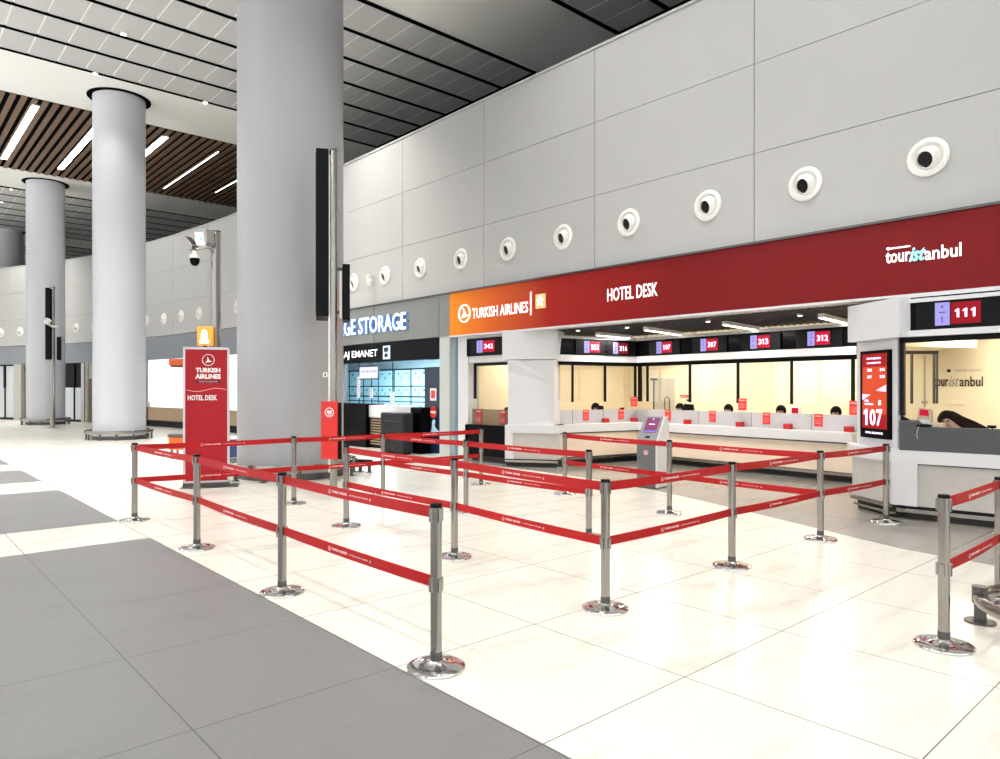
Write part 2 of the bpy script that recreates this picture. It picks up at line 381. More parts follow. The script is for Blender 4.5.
# ================================================================== COLUMNS
def column(x, y, r, m, label, ringr):
    t = thing('round_column', label, 'column', (x, y, 0))
    b = NB(); cyl(b, (x, y, 0), (x, y, CZ), r, seg=96, cap=False); obj('shaft', b, m, t, smooth=True)
    b = NB(); lathe(b, [(r+0.001, CZ-0.02), (r+0.17, CZ-0.015), (r+0.17, CZ)], (x, y, 0), 64); obj('ceiling_collar', b, M_dark, t, smooth=True)
    b = NB(); lathe(b, [(r, 0), (r+0.03, 0), (r+0.03, 0.12), (r, 0.12)], (x, y, 0), 64); obj('plinth', b, M_dsteel, t, smooth=True)
    b = NB(); lathe(b, [(ringr-0.03, 0.20), (ringr+0.03, 0.20), (ringr+0.04, 0.25), (ringr+0.03, 0.31), (ringr-0.03, 0.31), (ringr-0.03, 0.20)], (x, y, 0), 64)
    g = obj('guard_ring', b, M_steel, t, smooth=True)
    n = 12
    for k in range(n):
        a = 2*math.pi*k/n+0.2; c, s_ = math.cos(a), math.sin(a); b = NB()
        q = Vector((x+c*(ringr-0.02), y+s_*(ringr-0.02), 0)); cyl(b, q, q+Vector((0, 0, 0.2)), 0.03, seg=10); cyl(b, q, q+Vector((0, 0, 0.012)), 0.07, seg=14)
        obj('guard_bracket', b, M_dsteel, g)
    return t
column(6.22, 13.1, 1.0, M_greybig, 'huge grey round column standing behind the roped queue, nearest to the viewer', 1.24)
column(6.4, 26.5, 0.80, M_col, 'pale round column with steel guard ring, left of the red stand-up banner', 1.0)
column(6.4, 39.7, 0.80, M_col, 'pale round column far left with a steel pole in front of it', 1.0)
column(6.5, 53.2, 0.86, M_col, 'dark round column at the far left edge rising behind the curved wall', 1.1)

# ================================================================== CEILING LIGHTS
def downlight(x, y, label, power, fixture=True):
    x *= K; y *= K
    t = thing('ceiling_spotlight', label, 'light', (x, y, CZ-0.06), 0, 'spotlights in the ceiling slots')
    b = NB(); lathe(b, [(0.05, 0), (0.075, -0.03), (0.085, -0.03), (0.085, 0.05), (0.05, 0.05)], (0, 0, 0), 20); obj('housing', b, M_wplast, t, local=True, smooth=True)
    b = NB(); lathe(b, [(0, -0.005), (0.052, -0.005)], (0, 0, 0), 20); obj('lens', b, mat('spot_lens', (1, 1, 1), 0.4, emit=60), t, local=True)
    l = bpy.data.lights.new('spot', 'SPOT'); l.energy = power; l.spot_size = math.radians(100); l.spot_blend = 1.0; l.shadow_soft_size = 0.07; l.color = (1, 0.985, 0.95)
    lo = bpy.data.objects.new('spot', l); COL.objects.link(lo); lo.parent = t; lo.location = (0, 0, -0.06)
SP = 800; UP = 3200  # SP: ceiling spots, UP: added fill lamps for the ceiling
lab = {(5.55, 22.5): 'bright small spotlight in a black ceiling slot, highest of the three in view', (5.55, 25.95): 'bright small spotlight at the ceiling edge beside the top of a column',
       (9.05, 25.95): 'bright small spotlight at the ceiling edge left of the huge column'}
for yy in (-3.9, 2.6, 6.1, 9.5, 17.9, 22.5, 25.95, 43.8, 47.2):
    for xx in (-8.45, -1.45, 5.55, 9.05):
        if (xx, yy) not in lab and xx == 9.05 and yy in (22.5, 43.8, 47.2): continue
        downlight(xx, yy, lab.get((xx, yy), 'small round spotlight set in a black slot of the tiled ceiling, outside the view' if yy < 40 else 'small spotlight in the grey ceiling far beyond the wooden slats'), SP*(.85 if yy < 15 else (2.9 if yy < 25 else (.5 if yy < 27 else 2.0))))
for x, y0, y1, wd, lb in ((-6.8, 30.4, 38.3, .2, 'long light strip in the wooden slat ceiling, outside the view on the left'), (-2.26, 30.4, 38.3, .2, 'long light strip in the wooden slats, just outside the view on the left'),
                          (4.58, 30.4, 38.3, .2, 'long white light strip in the wooden slats, leftmost in view'), (6.76, 30.4, 38.3, .2, 'white light strip in the wooden slats ending behind the pale column'),
                          (9.08, 30.6, 38.3, .2, 'white light strip in the wooden slats just right of the pale column'), (11.36, 31.0, 38.5, .05, 'very thin light line in the dark wooden slats near the huge column'),
                          (13.6, 31.5, 37.5, .03, 'faintest thin light line in the wooden slats beside the huge column')):
    x *= K; y0 *= K; y1 *= K
    t = thing('ceiling_light_strip', lb, 'light', (x, (y0+y1)/2, CZ-0.07)); b = NB(); box(b, x-wd/2-.02, x+wd/2+.02, y0-.03, y1+.03, CZ-0.06, CZ-0.01); obj('housing', b, M_wplast, t)
    b = NB(); box(b, x-wd/2, x+wd/2, y0, y1, CZ-0.07, CZ-0.06); obj('diffuser', b, M_lamp if wd > .1 else M_warm, t)

# unseen columns and uplights, both added to brighten the ceiling from the left
for yc in (-0.2, 13.1, 26.5, 39.7):
    column(-9.5, yc, .8, M_col, 'pale round column added outside the view on the left for the fill lamps', 1.0)
    for dy in (-1.0, 1.0):
        t = thing('ceiling_fill_lamp', 'added ceiling fill lamp clamped on an added column outside the view', 'light', (-9.5+.15, yc+dy*.95, 5.6), 0, 'fill lamps added on the unseen columns')
        b = NB(); box(b, -.16, .16, -.12, .12, 0, .16); obj('housing', b, M_wplast, t, local=True, bevel=.01)
        b = NB(); box(b, -.14, .14, -.10, .10, .16, .165); obj('lens', b, M_lamp, t, local=True)
        l = bpy.data.lights.new('fill_lamp', 'AREA'); l.shape = 'RECTANGLE'; l.size = .28; l.size_y = .2; l.energy = UP; l.color = (.97, .98, 1); lo = bpy.data.objects.new('fill_lamp', l); COL.objects.link(lo); lo.parent = t; lo.location = (0, 0, .18); lo.rotation_euler = (math.pi, math.radians(-12), 0)

# ================================================================== AIR NOZZLES
WALLDIR = (-1, 0, 0)
def make_nozzle():
    t = thing('air_nozzle', 'x', 'air nozzle')
    b = NB(); lathe(b, [(0.16, 0.0), (0.255, 0.0), (0.262, 0.012), (0.25, 0.03), (0.20, 0.042), (0.185, 0.02), (0.16, 0.0)], (0, 0, 0), 40, axis=(-1, 0, 0)); obj('flange', b, M_wplast, t, local=True, smooth=True)
    ax = Vector((-1, 0.26, -0.30)).normalized(); c = Vector((0.06, 0, 0)); b = NB()
    prof = [(0.172*math.cos(a), 0.172*math.sin(a)) for a in [math.radians(d) for d in (-25, -5, 10, 22, 34, 44, 50)]]
    lathe(b, prof+[(0.108, 0.125), (0.10, 0.06)], c, 36, axis=ax); obj('ball', b, M_wplast, t, local=True, smooth=True)
    b = NB(); lathe(b, [(0, 0.10), (0.106, 0.10)], c, 30, axis=ax); g = obj('throat', b, M_black, t, local=True)
    b = NB()
    for k in range(-3, 4):
        wv = ax.cross(Vector((0, 0, 1))).normalized(); up = wv.cross(ax); h = math.sqrt(max(0, .104**2-(k*.026)**2))
        o = c+ax*0.106+up*(k*.026); cyl(b, o-wv*h, o+wv*h, 0.003, seg=6)
    obj('grille', b, M_dsteel, t, local=True)
    return t
noz = make_nozzle(); first = True; k = 0; mid = []; far = []
spots = []
for i, s in enumerate(SEG):
    c = s.p(s.L/2, 4.78, 0)
    if c.y < 2.4: continue
    spots.append((c, math.atan2(s.n.y, s.n.x), i))
names = ['nearest and largest, at the right edge of the picture', 'second from the right edge', 'third from the right edge', 'right of the HOTEL DESK letters', 'above the HOTEL DESK letters',
         'above the star emblem of the red fascia', 'above the orange-glow end of the red fascia', 'first above the grey storage fascia', 'second above the grey storage fascia', 'next to the huge column']
for k, (c, a, i) in enumerate(spots):
    o = noz if first else copy_tree(noz); first = False
    o.location = c; o.rotation_euler = (0, 0, a)
    if k < len(names): o['label'] = 'round white wall air nozzle, '+names[k]
    o['group'] = 'air nozzles above the shop fronts'
    if k >= len(names):
        q = CX+F*(c.x*RX+c.y*RY)/(c.x*FX+c.y*FY)
        if 150 < q < 234: o['group'] = 'air nozzles on the curved wall between the columns'; mid.append((q, o))
        elif 0 < q < 26 or 67 < q < 90: o['group'] = 'air nozzles on the far left of the curved wall'; far.append((q, o))
        else: o['group'] = 'air nozzles hidden behind columns'; o['label'] = 'round white wall air nozzle hidden behind a round column'
ORD = ['first', 'second', 'third', 'fourth', 'fifth', 'sixth', 'seventh']
for w0, (q, o) in zip(ORD, sorted(mid, key=lambda v: v[0])): o['label'] = 'small white air nozzle on the curved wall, '+w0+' to the right of the pale column'
for w0, (q, o) in zip(ORD, sorted(far, key=lambda v: v[0])): o['label'] = 'tiny white air nozzle on the far curved wall, '+w0+' from the left picture edge'
# small spot lamp cluster on the wall next to the column
pl = Plane((10.6, 20), (10.6, 13)); t = thing('wall_spot_lamp', 'small white twin spot lamp on the wall between two nozzles beside the huge column', 'lamp', pl.p(2.7, 4.72))
b = NB(); pl.box(b, 2.55, 2.8, 4.66, 4.86, -0.05, 0); obj('mounting_plate', b, M_wplast, t)
for dz in (-.08, .12):
    b = NB(); q = pl.p(2.85, 4.72+dz, -0.12); cyl(b, q, q+Vector((-.12, -.1, -.05)), .05, .07, seg=14); cyl(b, q, pl.p(2.75, 4.75, -.02), .015, seg=8); obj('lamp_head', b, M_wplast, t)

# ================================================================== RED FASCIA
PF = Plane((10.6, 13.62), (10.6, -4))
t = thing('red_fascia_sign', 'long red shop fascia over the hotel desk, orange glow painted at its left end', 'sign', (10.6, 13.62, 2.97))
b = NB(); PF.box(b, 0, PF.L, 2.965, 3.985, -0.06, 0.25); obj('fascia_panel', b, M_fascia, t)
b = NB(); PF.box(b, 0, PF.L, 2.93, 2.965, -0.08, 0.25); obj('bottom_lip', b, M_white, t)
b = NB(); PF.box(b, 0, PF.L, 3.985, 4.02, -0.1, 0.25); obj('top_edge', b, M_dsteel, t)
b = NB(); text(b, PF, 'TURKISH AIRLINES', .88, 2.74, 3.315, 3.555, -.065, .006, bold=.006); obj('airline_letters', b, M_letter, t)
b = NB(); bird(b, PF, .60, 3.46, .215, -.07, .03); obj('bird_logo', b, M_letter, t)
b = NB(); PF.box(b, 2.81, 2.845, 3.25, 3.75, -.08, -.06); obj('divider', b, mat('pink_lit', (1, .6, .6), .5, emit=.9), t)
b = NB(); PF.box(b, 2.98, 3.26, 3.37, 3.67, -.085, -.06); st = obj('emblem_plate', b, M_gold, t)
b = NB(); PF.poly(b, [(3.12+.10*(1 if k % 2 == 0 else .45)*math.sin(math.pi*k/5), 3.52+.115*(1 if k % 2 == 0 else .45)*math.cos(math.pi*k/5)) for k in range(10)], -.085, -.1); obj('star', b, M_letter, st)
b = NB(); text(b, PF, 'HOTEL DESK', 4.91, 6.06, 3.345, 3.59, -.065, .006, bold=.006); obj('hotel_desk_letters', b, M_letter, t)
b = NB(); text(b, PF, 'tour', 9.86, 10.17, 3.415, 3.57, -.065, .008, bold=.012); text(b, PF, 'anbul', 10.345, 10.77, 3.395, 3.575, -.065, .008, bold=.012)
PF.box(b, 9.90, 10.17, 3.605, 3.622, -.09, -.06); PF.disc(b, 9.895, 3.615, .02, -.09, -.06, 12); obj('tour_letters', b, M_letter, t)
b = NB(); text(b, PF, 'ist', 10.16, 10.36, 3.40, 3.585, -.07, .02, bold=.02, shear=.4); obj('tour_letters_cyan', b, M_cyanl, t)

# ================================================================== STORAGE FRONT (left of the red fascia)
PS = Plane((10.6, 27.0), (10.6, 13.64)); Y2S = lambda y: 27.0-y
t = thing('grey_fascia_sign', 'grey green storage fascia with large blue-haloed white letters', 'sign', (10.6, 20, 3.0))
b = NB()
for a, c in ((20.8, 17.07), (17.05, 14.07), (14.05, 13.64)): PS.box(b, Y2S(a), Y2S(c), 2.97, 3.99, -.05, .25)
obj('fascia_panel', b, M_bandg, t)
b = NB(); PS.box(b, Y2S(20.8), Y2S(13.64), 3.99, 4.02, -.09, .25); obj('top_edge', b, M_dsteel, t)
b = NB(); text(b, PS, 'LUGGAGE STORAGE', Y2S(20.45), Y2S(15.43), 3.24, 3.70, -.10, .008, bold=.004); obj('storage_letters', b, M_letter, t)
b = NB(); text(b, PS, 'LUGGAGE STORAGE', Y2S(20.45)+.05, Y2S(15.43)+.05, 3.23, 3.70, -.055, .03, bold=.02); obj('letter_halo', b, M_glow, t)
t = thing('black_lightbox_sign', 'black shop sign with white BAGAJ EMANET letters above the lockers', 'sign', (10.6, 17, 2.43))
b = NB(); PS.box(b, Y2S(20.8), Y2S(14.08), 2.43, 2.955, .02, .2); obj('sign_box', b, M_gloss, t)
b = NB(); text(b, PS, 'BAGAJ EMANET', Y2S(19.55), Y2S(16.99), 2.535, 2.79, .015, .003, bold=.004); obj('sign_letters', b, M_letter, t)
b = NB(); PS.box(b, Y2S(16.68), Y2S(16.36), 2.50, 2.86, 0, .02, 0); ic = obj('luggage_icon', b, mat('pale_blue_lit', (.65, .85, 1), .5, emit=.9), t)
b = NB(); PS.box(b, Y2S(16.63), Y2S(16.41), 2.70, 2.82, -.01, 0); PS.box(b, Y2S(16.6), Y2S(16.44), 2.55, 2.65, -.01, 0); PS.disc(b, Y2S(16.52), 2.69, .03, -.012, 0, 12); obj('icon_mark', b, M_blackt, ic)
b = NB(); PS.box(b, Y2S(14.06), Y2S(13.66), 0, 2.97, -.03, .06); obj('trim_3', b, mat('pale_grey_pilaster', (.50, .52, .50), .5), kind='structure')
# room behind
b = NB(); box(b, 14.9, 15.0, 13.5, 26.8, 0, 4.1); obj('wall_storage', b, mat('storage_wall', (.45, .6, .68), .5), kind='structure')
b = NB(); box(b, 10.68, 15, 13.60, 13.70, 0, 4.1); obj('wall_storage', b, mat('storage_wall', (.45, .6, .68), .5), kind='structure')
b = NB(); box(b, 10.9, 15, 26.7, 26.8, 0, 4.1); obj('wall_storage', b, mat('storage_wall', (.45, .6, .68), .5), kind='structure')
b = NB(); box(b, 10.9, 15, 13.6, 26.7, 2.98, 3.05); obj('ceiling', b, mat('storage_ceiling', (.5, .6, .65), .6), kind='structure')
for yy in (16, 20.5):
    t = thing('ceiling_light_panel', 'cool white ceiling light panel above the lockers', 'light', (12.6, yy, 2.94), 0, 'light panels in the storage room')
    b = NB(); box(b, 12.0, 13.2, yy-.6, yy+.6, 2.94, 2.98); obj('diffuser', b, M_lamp, t); area('panel_lamp', (12.6, yy, 2.93), 1.2, 1.2, 165, (.66, .88, 1), parent=t)
# lockers
PL = Plane((14.45, 26.5), (14.45, 13.7))
def locker(a0, wd, label):
    t = thing('locker_cabinet', label, 'locker', PL.p(a0+wd/2, 0), 0, 'blue lockers in the storage room')
    b = NB(); PL.box(b, a0, a0+wd-.01, 0, 2.42, .02, .44); obj('cabinet_body', b, M_bluef, t)
    for i in range(2):
        for z0, z1 in ((.08, .72), (.74, 1.20), (1.24, 1.76), (1.80, 2.36)):
            x0 = a0+.03+i*(wd-.05)/2; x1 = x0+(wd-.09)/2; b = NB(); PL.box(b, x0, x1, z0, z1, 0, .02); d = obj('locker_door', b, M_locker, t)
            b = NB(); PL.box(b, (x0+x1)/2-.04, (x0+x1)/2+.04, z1-.15, z1-.09, -.006, 0); obj('number_plate', b, M_blackt, d)
            b = NB(); PL.box(b, x1-.05, x1-.03, (z0+z1)/2-.05, (z0+z1)/2+.05, -.02, 0); obj('door_handle', b, M_dsteel, d)
a = 0.2
for k, w0 in enumerate(('first from the left', 'second from the left', 'third from the left', 'fourth from the left', 'second from the right', 'nearest the dark blue glass door')): locker(a, 1.05, 'pale blue two-column locker cabinet, '+w0); a += 1.08
# dark blue glass return with stickers
P1 = Plane((11.6, 14.9), (10.75, 14.1)) if False else Plane((10.95, 15.22), (10.95, 14.52))
t = thing('blue_glass_door', 'dark blue glass door leaf with stickers at the right of the lockers', 'door', P1.p(.35, 0))
b = NB(); P1.box(b, 0, P1.L, 0.02, 2.25, 0, .05); obj('leaf', b, M_bluef, t)
b = NB(); P1.box(b, 0.25, .52, 1.38, 1.70, -.006, 0); P1.box(b, .30, .47, 1.44, 1.64, -.01, -.006, 1); obj('notice_sticker', b, [M_ink, M_bred], t)
b = NB(); P1.disc(b, .38, 1.08, .15, -.006, 0, 24, 0); P1.box(b, .28, .48, 1.05, 1.11, -.012, -.006, 1); obj('no_entry_sticker', b, [M_bred, M_ink], t)
b = NB(); P1.poly(b, [(.28, .55), (.52, .5), (.66, .58), (.5, .66), (.44, .74), (.47, .86), (.40, .9), (.34, .84), (.33, .7)], -.008, 0); obj('pale_swirl_sticker', b, mat('pale_blue_print', (.55, .8, .95), .5), t)
b = NB(); tube(b, [P1.p(-.13, .35, -.02), P1.p(-.13, 1.25, -.02)], .015); tube(b, [P1.p(-.30, .35, -.02), P1.p(-.30, 1.25, -.02)], .015)
for z in (.4, .8, 1.2): tube(b, [P1.p(-.13, z, -.02), P1.p(-.30, z, -.02)], .012)
t2 = obj('steel_ladder_rack', b, M_steel); tag(t2, 'slim steel ladder-like rack beside the dark blue glass door', 'rack')
# counters of the storage shop
PC = Plane((10.75, 19.4), (10.75, 14.3)); S = lambda px: PC.s_of(px)
t = thing('storage_counter', 'white topped storage counter with wooden slat front under the lockers', 'counter', PC.p(2.5, 0))
b = NB(); PC.box(b, S(369), S(413), .88, 1.22, 0, .5); obj('white_top', b, M_white, t)
b = NB()
z = .10
while z < .86: PC.box(b, S(369), S(413), z, z+.035, .04, .08); z += .075
obj('slat_front', b, M_oak, t)
b = NB(); PC.box(b, S(369), S(413), 0, .88, .08, .5); obj('body', b, M_black, t)
b = NB(); PC.box(b, S(330), S(369), 0, 1.26, -.1, .5); t = obj('black_cabinet', b, M_gloss, bevel=.01); tag(t, 'tall glossy black cabinet left of the storage counter', 'cabinet')
b = NB(); PC.box(b, S(413.5), S(424), 0, 1.2, -.1, .4); t = obj('black_pedestal', b, M_gloss, bevel=.01); tag(t, 'narrow black pedestal right of the storage counter', 'cabinet')
t = thing('baggage_scale_panel', 'dark grey rounded machine panel standing in front of the wooden slats', 'machine', PC.p((S(379)+S(408))/2, 0, -.4))
PC2 = Plane((10.2, 19.4), (10.2, 14.3)); q0, q1 = PC2.s_of(380), PC2.s_of(404)
b = NB(); PC.box(b, q0, q1, .03, 1.07, -.55, -.25); obj('housing', b, mat('charcoal', (.02, .02, .023), .5, spec=.15), t, bevel=.05)
b = NB(); PC.box(b, q0+.2, q1-.15, .84, .852, -.556, -.55); obj('seam_line', b, M_dsteel, t)
b = NB(); PC.box(b, q0+.05, q1-.05, 0, .03, -.5, -.3); obj('foot', b, M_black, t)
# hanging monitor, notices
q0, q1 = S(359.5), S(378)
t = thing('hanging_monitor', 'small hanging screen with pale blue picture in front of the lockers', 'screen', PC.p((q0+q1)/2, 1.98, .05))
b = NB(); PC.box(b, q0, q1, 1.95, 2.36, 0, .05); obj('frame', b, M_dsteel, t)
b = NB(); PC.box(b, q0+.02, q1-.02, 1.99, 2.31, -.006, 0); obj('display', b, mat('pale_lilac_screen', (.55, .6, .95), .4, emit=.7), t)
b = NB(); text(b, PC, 'MMMM', q0+.08, q1-.08, 2.12, 2.22, -.006, .003); obj('display_text', b, mat('violet_ink', (.2, .15, .6), .5), t)
b = NB(); cyl(b, PC.p((q0+q1)/2, 2.36, .03), PC.p((q0+q1)/2, 2.98, .03), .015, seg=10); obj('hanger', b, M_dsteel, t)
for px, z0, z1, wd in ((352.5, 1.42, 2.05, .16), (365, 1.42, 1.72, .18), (386, 1.25, 1.60, .2)):
    b = NB(); q = PC.s_of(px); PC.box(b, q-wd/2, q+wd/2, z0, z1, .20, .21, 0)
    n = int((z1-z0)/.07)
    for k in range(n): PC.box(b, q-wd/2+.03, q+wd/2-.03, z0+.03+k*.07, z0+.05+k*.07, .194, .20, 1)
    o = obj('paper_notice', b, [M_ink, mat('grey_print', (.3, .3, .3), .6)])
    tag(o, {352.5: 'tall narrow white notice stuck on the storage glass, leftmost', 365: 'small white notice under the hanging screen', 386: 'white notice right of the hanging screen, just above the white counter'}[px], 'notice')
b = NB(); PC.box(b, 0.2, PC.L-.2, 1.45, 1.49, .215, .235)
for px in (352.5, 365, 386): q = PC.s_of(px); PC.box(b, q-.012, q+.012, 1.23, 2.43, .215, .235)
t = obj('trim_4', b, M_black, kind='structure')

# ================================================================== FAR LEFT FRONTS
def wbox(bm, pa, pb, z0, z1, d0, d1, mi=0, lim=None):
    """box along the curved wall between two picture columns"""
    for s in SEG[14:]:
        a, c = s.s_of(pa), s.s_of(pb)
        if s.t_of(pa) < 0 or s.t_of(pb) < 0: continue
        a = max(0, a); c = min(s.L, c)
        if c-a > 1e-3: s.box(bm, a, c, z0, z1, d0, d1, mi)
b = NB(); wbox(b, 146, 252, .86, 3.0, .1, .2); t = obj('shop_glow_panel', b, M_shopglow); tag(t, 'long white shop panel with added glow, left of the red banner', 'panel')
b = NB(); wbox(b, 146, 252, .28, .84, .02, .3); b2 = b; t = thing('wooden_bench_front', 'wooden panelled plinth with black base under the white glow panel', 'counter', at(200, 29.3)); obj('wood_panel', b, M_oak, t)
b = NB(); wbox(b, 146, 252, 0, .26, .04, .3); obj('black_base', b, M_black, t)
b = NB(); wbox(b, 145, 147.8, 0, 1.1, -.05, .3); obj('end_post', b, M_steel, t)
b = NB(); wbox(b, 252, 339, 0, 3.0, .2, .3); wbox(b, 92, 146, 0, 3.0, .2, .3); obj('wall_left', b, M_bandb, kind='structure')
def glassdoor(pa, pb, split, top, label):
    s_, a_ = seg_of((pa+pb)/2); t = thing('double_glass_door', label, 'door', s_.p(a_, 0, .1))
    b = NB(); wbox(b, pa, pb, .12, 1.75, .12, .16); obj('frosted_panel', b, M_frost, t)
    b = NB(); wbox(b, pa, pb, 1.75, 3.0, .12, .16); obj('upper_glass', b, top, t)
    b = NB(); wbox(b, pa, pb, 0, .12, .08, .2); wbox(b, pa, pb, 2.94, 3.02, .08, .2)
    wbox(b, split-.5, split+.5, 0, 3.0, .08, .12); wbox(b, split-1.0, split+.8, 1.75, 3.0, .06, .12); wbox(b, pa-.4, pa, 0, 3, .08, .2); obj('frame', b, M_black, t)
glassdoor(-18, 13.5, 3.2, M_frost, 'frosted glass double door with black frame at the far left edge')
glassdoor(58, 82, 72.3, M_black, 'glass double door with black upper panes between two pale columns')
b = NB(); wbox(b, 13.5, 21, 0, 3.02, .0, .3); wbox(b, 85, 87, 0, 3.02, .0, .3); obj('trim_5', b, M_beige, kind='structure')
b = NB(); wbox(b, 82, 85, 0, 3.0, -.05, .3); obj('trim_6', b, M_steel, kind='structure')
b = NB(); wbox(b, 21, 58, 0, 3.02, .2, .3); obj('wall_left', b, M_black, kind='structure')
b = NB(); wbox(b, 87, 93, 0, 2.2, .08, .2); obj('door_1', b, M_bdoor, kind='structure')
b = NB(); wbox(b, 87, 93, 2.2, 3.02, .08, .2); obj('wall_left', b, M_beige, kind='structure')
# orange sign & bench near the banner
PO = Plane(at(168.5, 28.3), at(186, 28.1)); t = thing('orange_hanging_sign', 'orange box sign jutting out of the white glow panel, left of the red banner', 'sign', PO.p(.3, 2.6))
b = NB(); PO.box(b, 0, PO.L, 2.62, 2.88, 0, 1.5); obj('sign_box', b, M_orange, t, bevel=.02)
b = NB(); PO.box(b, .05, PO.L, 2.55, 2.62, .05, 1.45); obj('underside', b, M_bdoor, t)
PO = Plane(at(167.5, 17.0), at(192, 17.0)); t = thing('orange_bin_stand', 'low orange stand with grey top, half hidden behind the red banner', 'stand', PO.p(.3, 0))
b = NB(); PO.box(b, .02, PO.L, .22, .52, 0, .4); obj('orange_body', b, M_orange, t, bevel=.02)
b = NB(); PO.box(b, 0, PO.L, .52, .60, -.02, .42); obj('grey_top', b, M_dsteel, t, bevel=.02)
b = NB()
for a_ in (.08, PO.L-.08):
    for d_ in (.05, .35): PO.box(b, a_-.02, a_+.02, 0, .22, d_-.02, d_+.02)
obj('legs', b, M_dsteel, t)
PO = Plane(at(227, 16.6), at(240, 16.6)); t = thing('blue_bin', 'dark blue bin with pale lid between the banner and the huge column', 'bin', PO.p(.1, 0))
b = NB(); PO.box(b, 0, PO.L, 0, .50, 0, .4); obj('bin_body', b, M_blue, t, bevel=.02)
b = NB(); PO.box(b, -.01, PO.L+.01, .50, .55, -.01, .41); obj('lid', b, M_wplast, t)

# ================================================================== POLES
def pole(px, tdist, r, ztop, label):
    c = at(px, tdist); t = thing('steel_pole', label, 'pole', c); b = NB(); cyl(b, c, c+Vector((0, 0, ztop)), r, seg=24); obj('shaft', b, M_steel, t, smooth=True)
    b = NB(); cyl(b, c, c+Vector((0, 0, .015)), r*2.2, seg=28); obj('base_plate', b, M_dsteel, t)
    b = NB(); cyl(b, c+Vector((0, 0, ztop)), c+Vector((0, 0, ztop+.03)), r*1.06, seg=24); obj('cap', b, M_dsteel, t)
    return t, c
t, c = pole(333.5, 11.75, .062, 5.62, 'tall steel pole carrying black information screens in front of the huge column')
b = NB(); tube(b, [at(329.5, 11.72, .3), at(329.5, 11.72, 5.55)], .018); obj('cable_rail', b, M_wplast, t)
def screen_cab(pxa, pxb, tA, deep, z0, z1, label, wide=None):
    m = at((pxa+pxb)/2, tA); d_ = m.normalized(); wd_ = (at(pxb, tA)-at(pxa, tA)).dot(Vector((d_.y, -d_.x, 0))); u_ = Vector((d_.y, -d_.x, 0)); P = Plane(m-u_*wd_/2, m+u_*wd_/2); t = thing('information_screen', label, 'screen', P.p(P.L/2, z0))
    b = NB(); P.box(b, 0, P.L, z0, z1, 0, deep); hs = obj('housing', b, M_black, t, bevel=.01)
    b = NB(); P.box(b, -.006, 0, z0+.06, z1-.06, .05, deep-.05); obj('display_glass', b, M_gloss, t)
    return t, P
t, P = screen_cab(316, 328.6, 11.65, .85, 2.88, 5.64, 'tall black information screen seen edge-on, left of the steel pole')
b = NB()
for z in (3.1, 3.9, 5.45): P.box(b, P.L, P.L+.06, z, z+.05, .1, .16)
obj('mounting_bracket', b, M_dsteel, t)
t, P = screen_cab(342.5, 350, 11.9, .6, 2.84, 3.78, 'short black information screen mounted right of the steel pole')
b = NB()
for z in (2.95, 3.68): P.box(b, -.10, 0, z, z+.05, .08, .14)
obj('mounting_bracket', b, M_dsteel, t)
b = NB(); P.box(b, -.05, -.01, 2.88, 3.66, .02, .2); obj('rear_cover', b, M_wplast, t)
# red panel on the pole
PR = Plane(at(321, 11.55), at(337.2, 11.5)); t = thing('red_pole_panel', 'red info panel with round white emblem on the steel pole', 'sign', PR.p(.13, .54))
b = NB(); PR.box(b, 0, PR.L, .54, 1.48, 0, .04); obj('panel', b, mat('poster_red', srgb(208, 38, 30), .45), t)
b = NB(); PR.box(b, PR.L-.01, PR.L+.045, .54, 1.46, .04, .08); obj('panel_side', b, M_black, t)
b = NB(); PR.ring(b, .145, 1.30, .066, .078, 0, -.004); PR.box(b, .105, .185, 1.28, 1.33, -.004, 0); PR.box(b, .115, .175, 1.25, 1.265, -.004, 0); obj('emblem', b, M_ink, t)
PR2 = Plane(at(322.8, 13.2), at(327.6, 13.2)); b = NB(); PR2.box(b, 0, PR2.L, 1.90, 1.99, 0, .01, 0); PR2.box(b, .03, .06, 1.925, 1.965, -.003, 0, 1); o = obj('wall_sticker', b, [M_ink, M_blackt]); tag(o, 'tiny white square sticker on the huge grey column', 'sticker')
# far pole
t, c = pole(52.5, 30.6, .10, 6.05, 'distant steel pole in front of the far left pale column')
screen_cab(45.3, 50.5, 30.2, 1.0, 2.95, 6.0, 'distant tall black screen left of the far pole')
screen_cab(56.8, 61.5, 30.8, .8, 2.95, 3.95, 'distant short black screen right of the far pole')
t = thing('pole_camera', 'tiny pale camera arm on the far pole', 'camera', at(50, 30.0, 4.45)); b = NB(); tube(b, [at(46, 29.9, 4.5), at(52, 30.3, 4.35), at(58, 30.3, 4.35)], .04); obj('arm', b, M_wplast, t)
b = NB(); cyl(b, at(46, 29.9, 4.45), at(49, 29.9, 4.62), .12, seg=14); obj('camera_body', b, M_wplast, t)
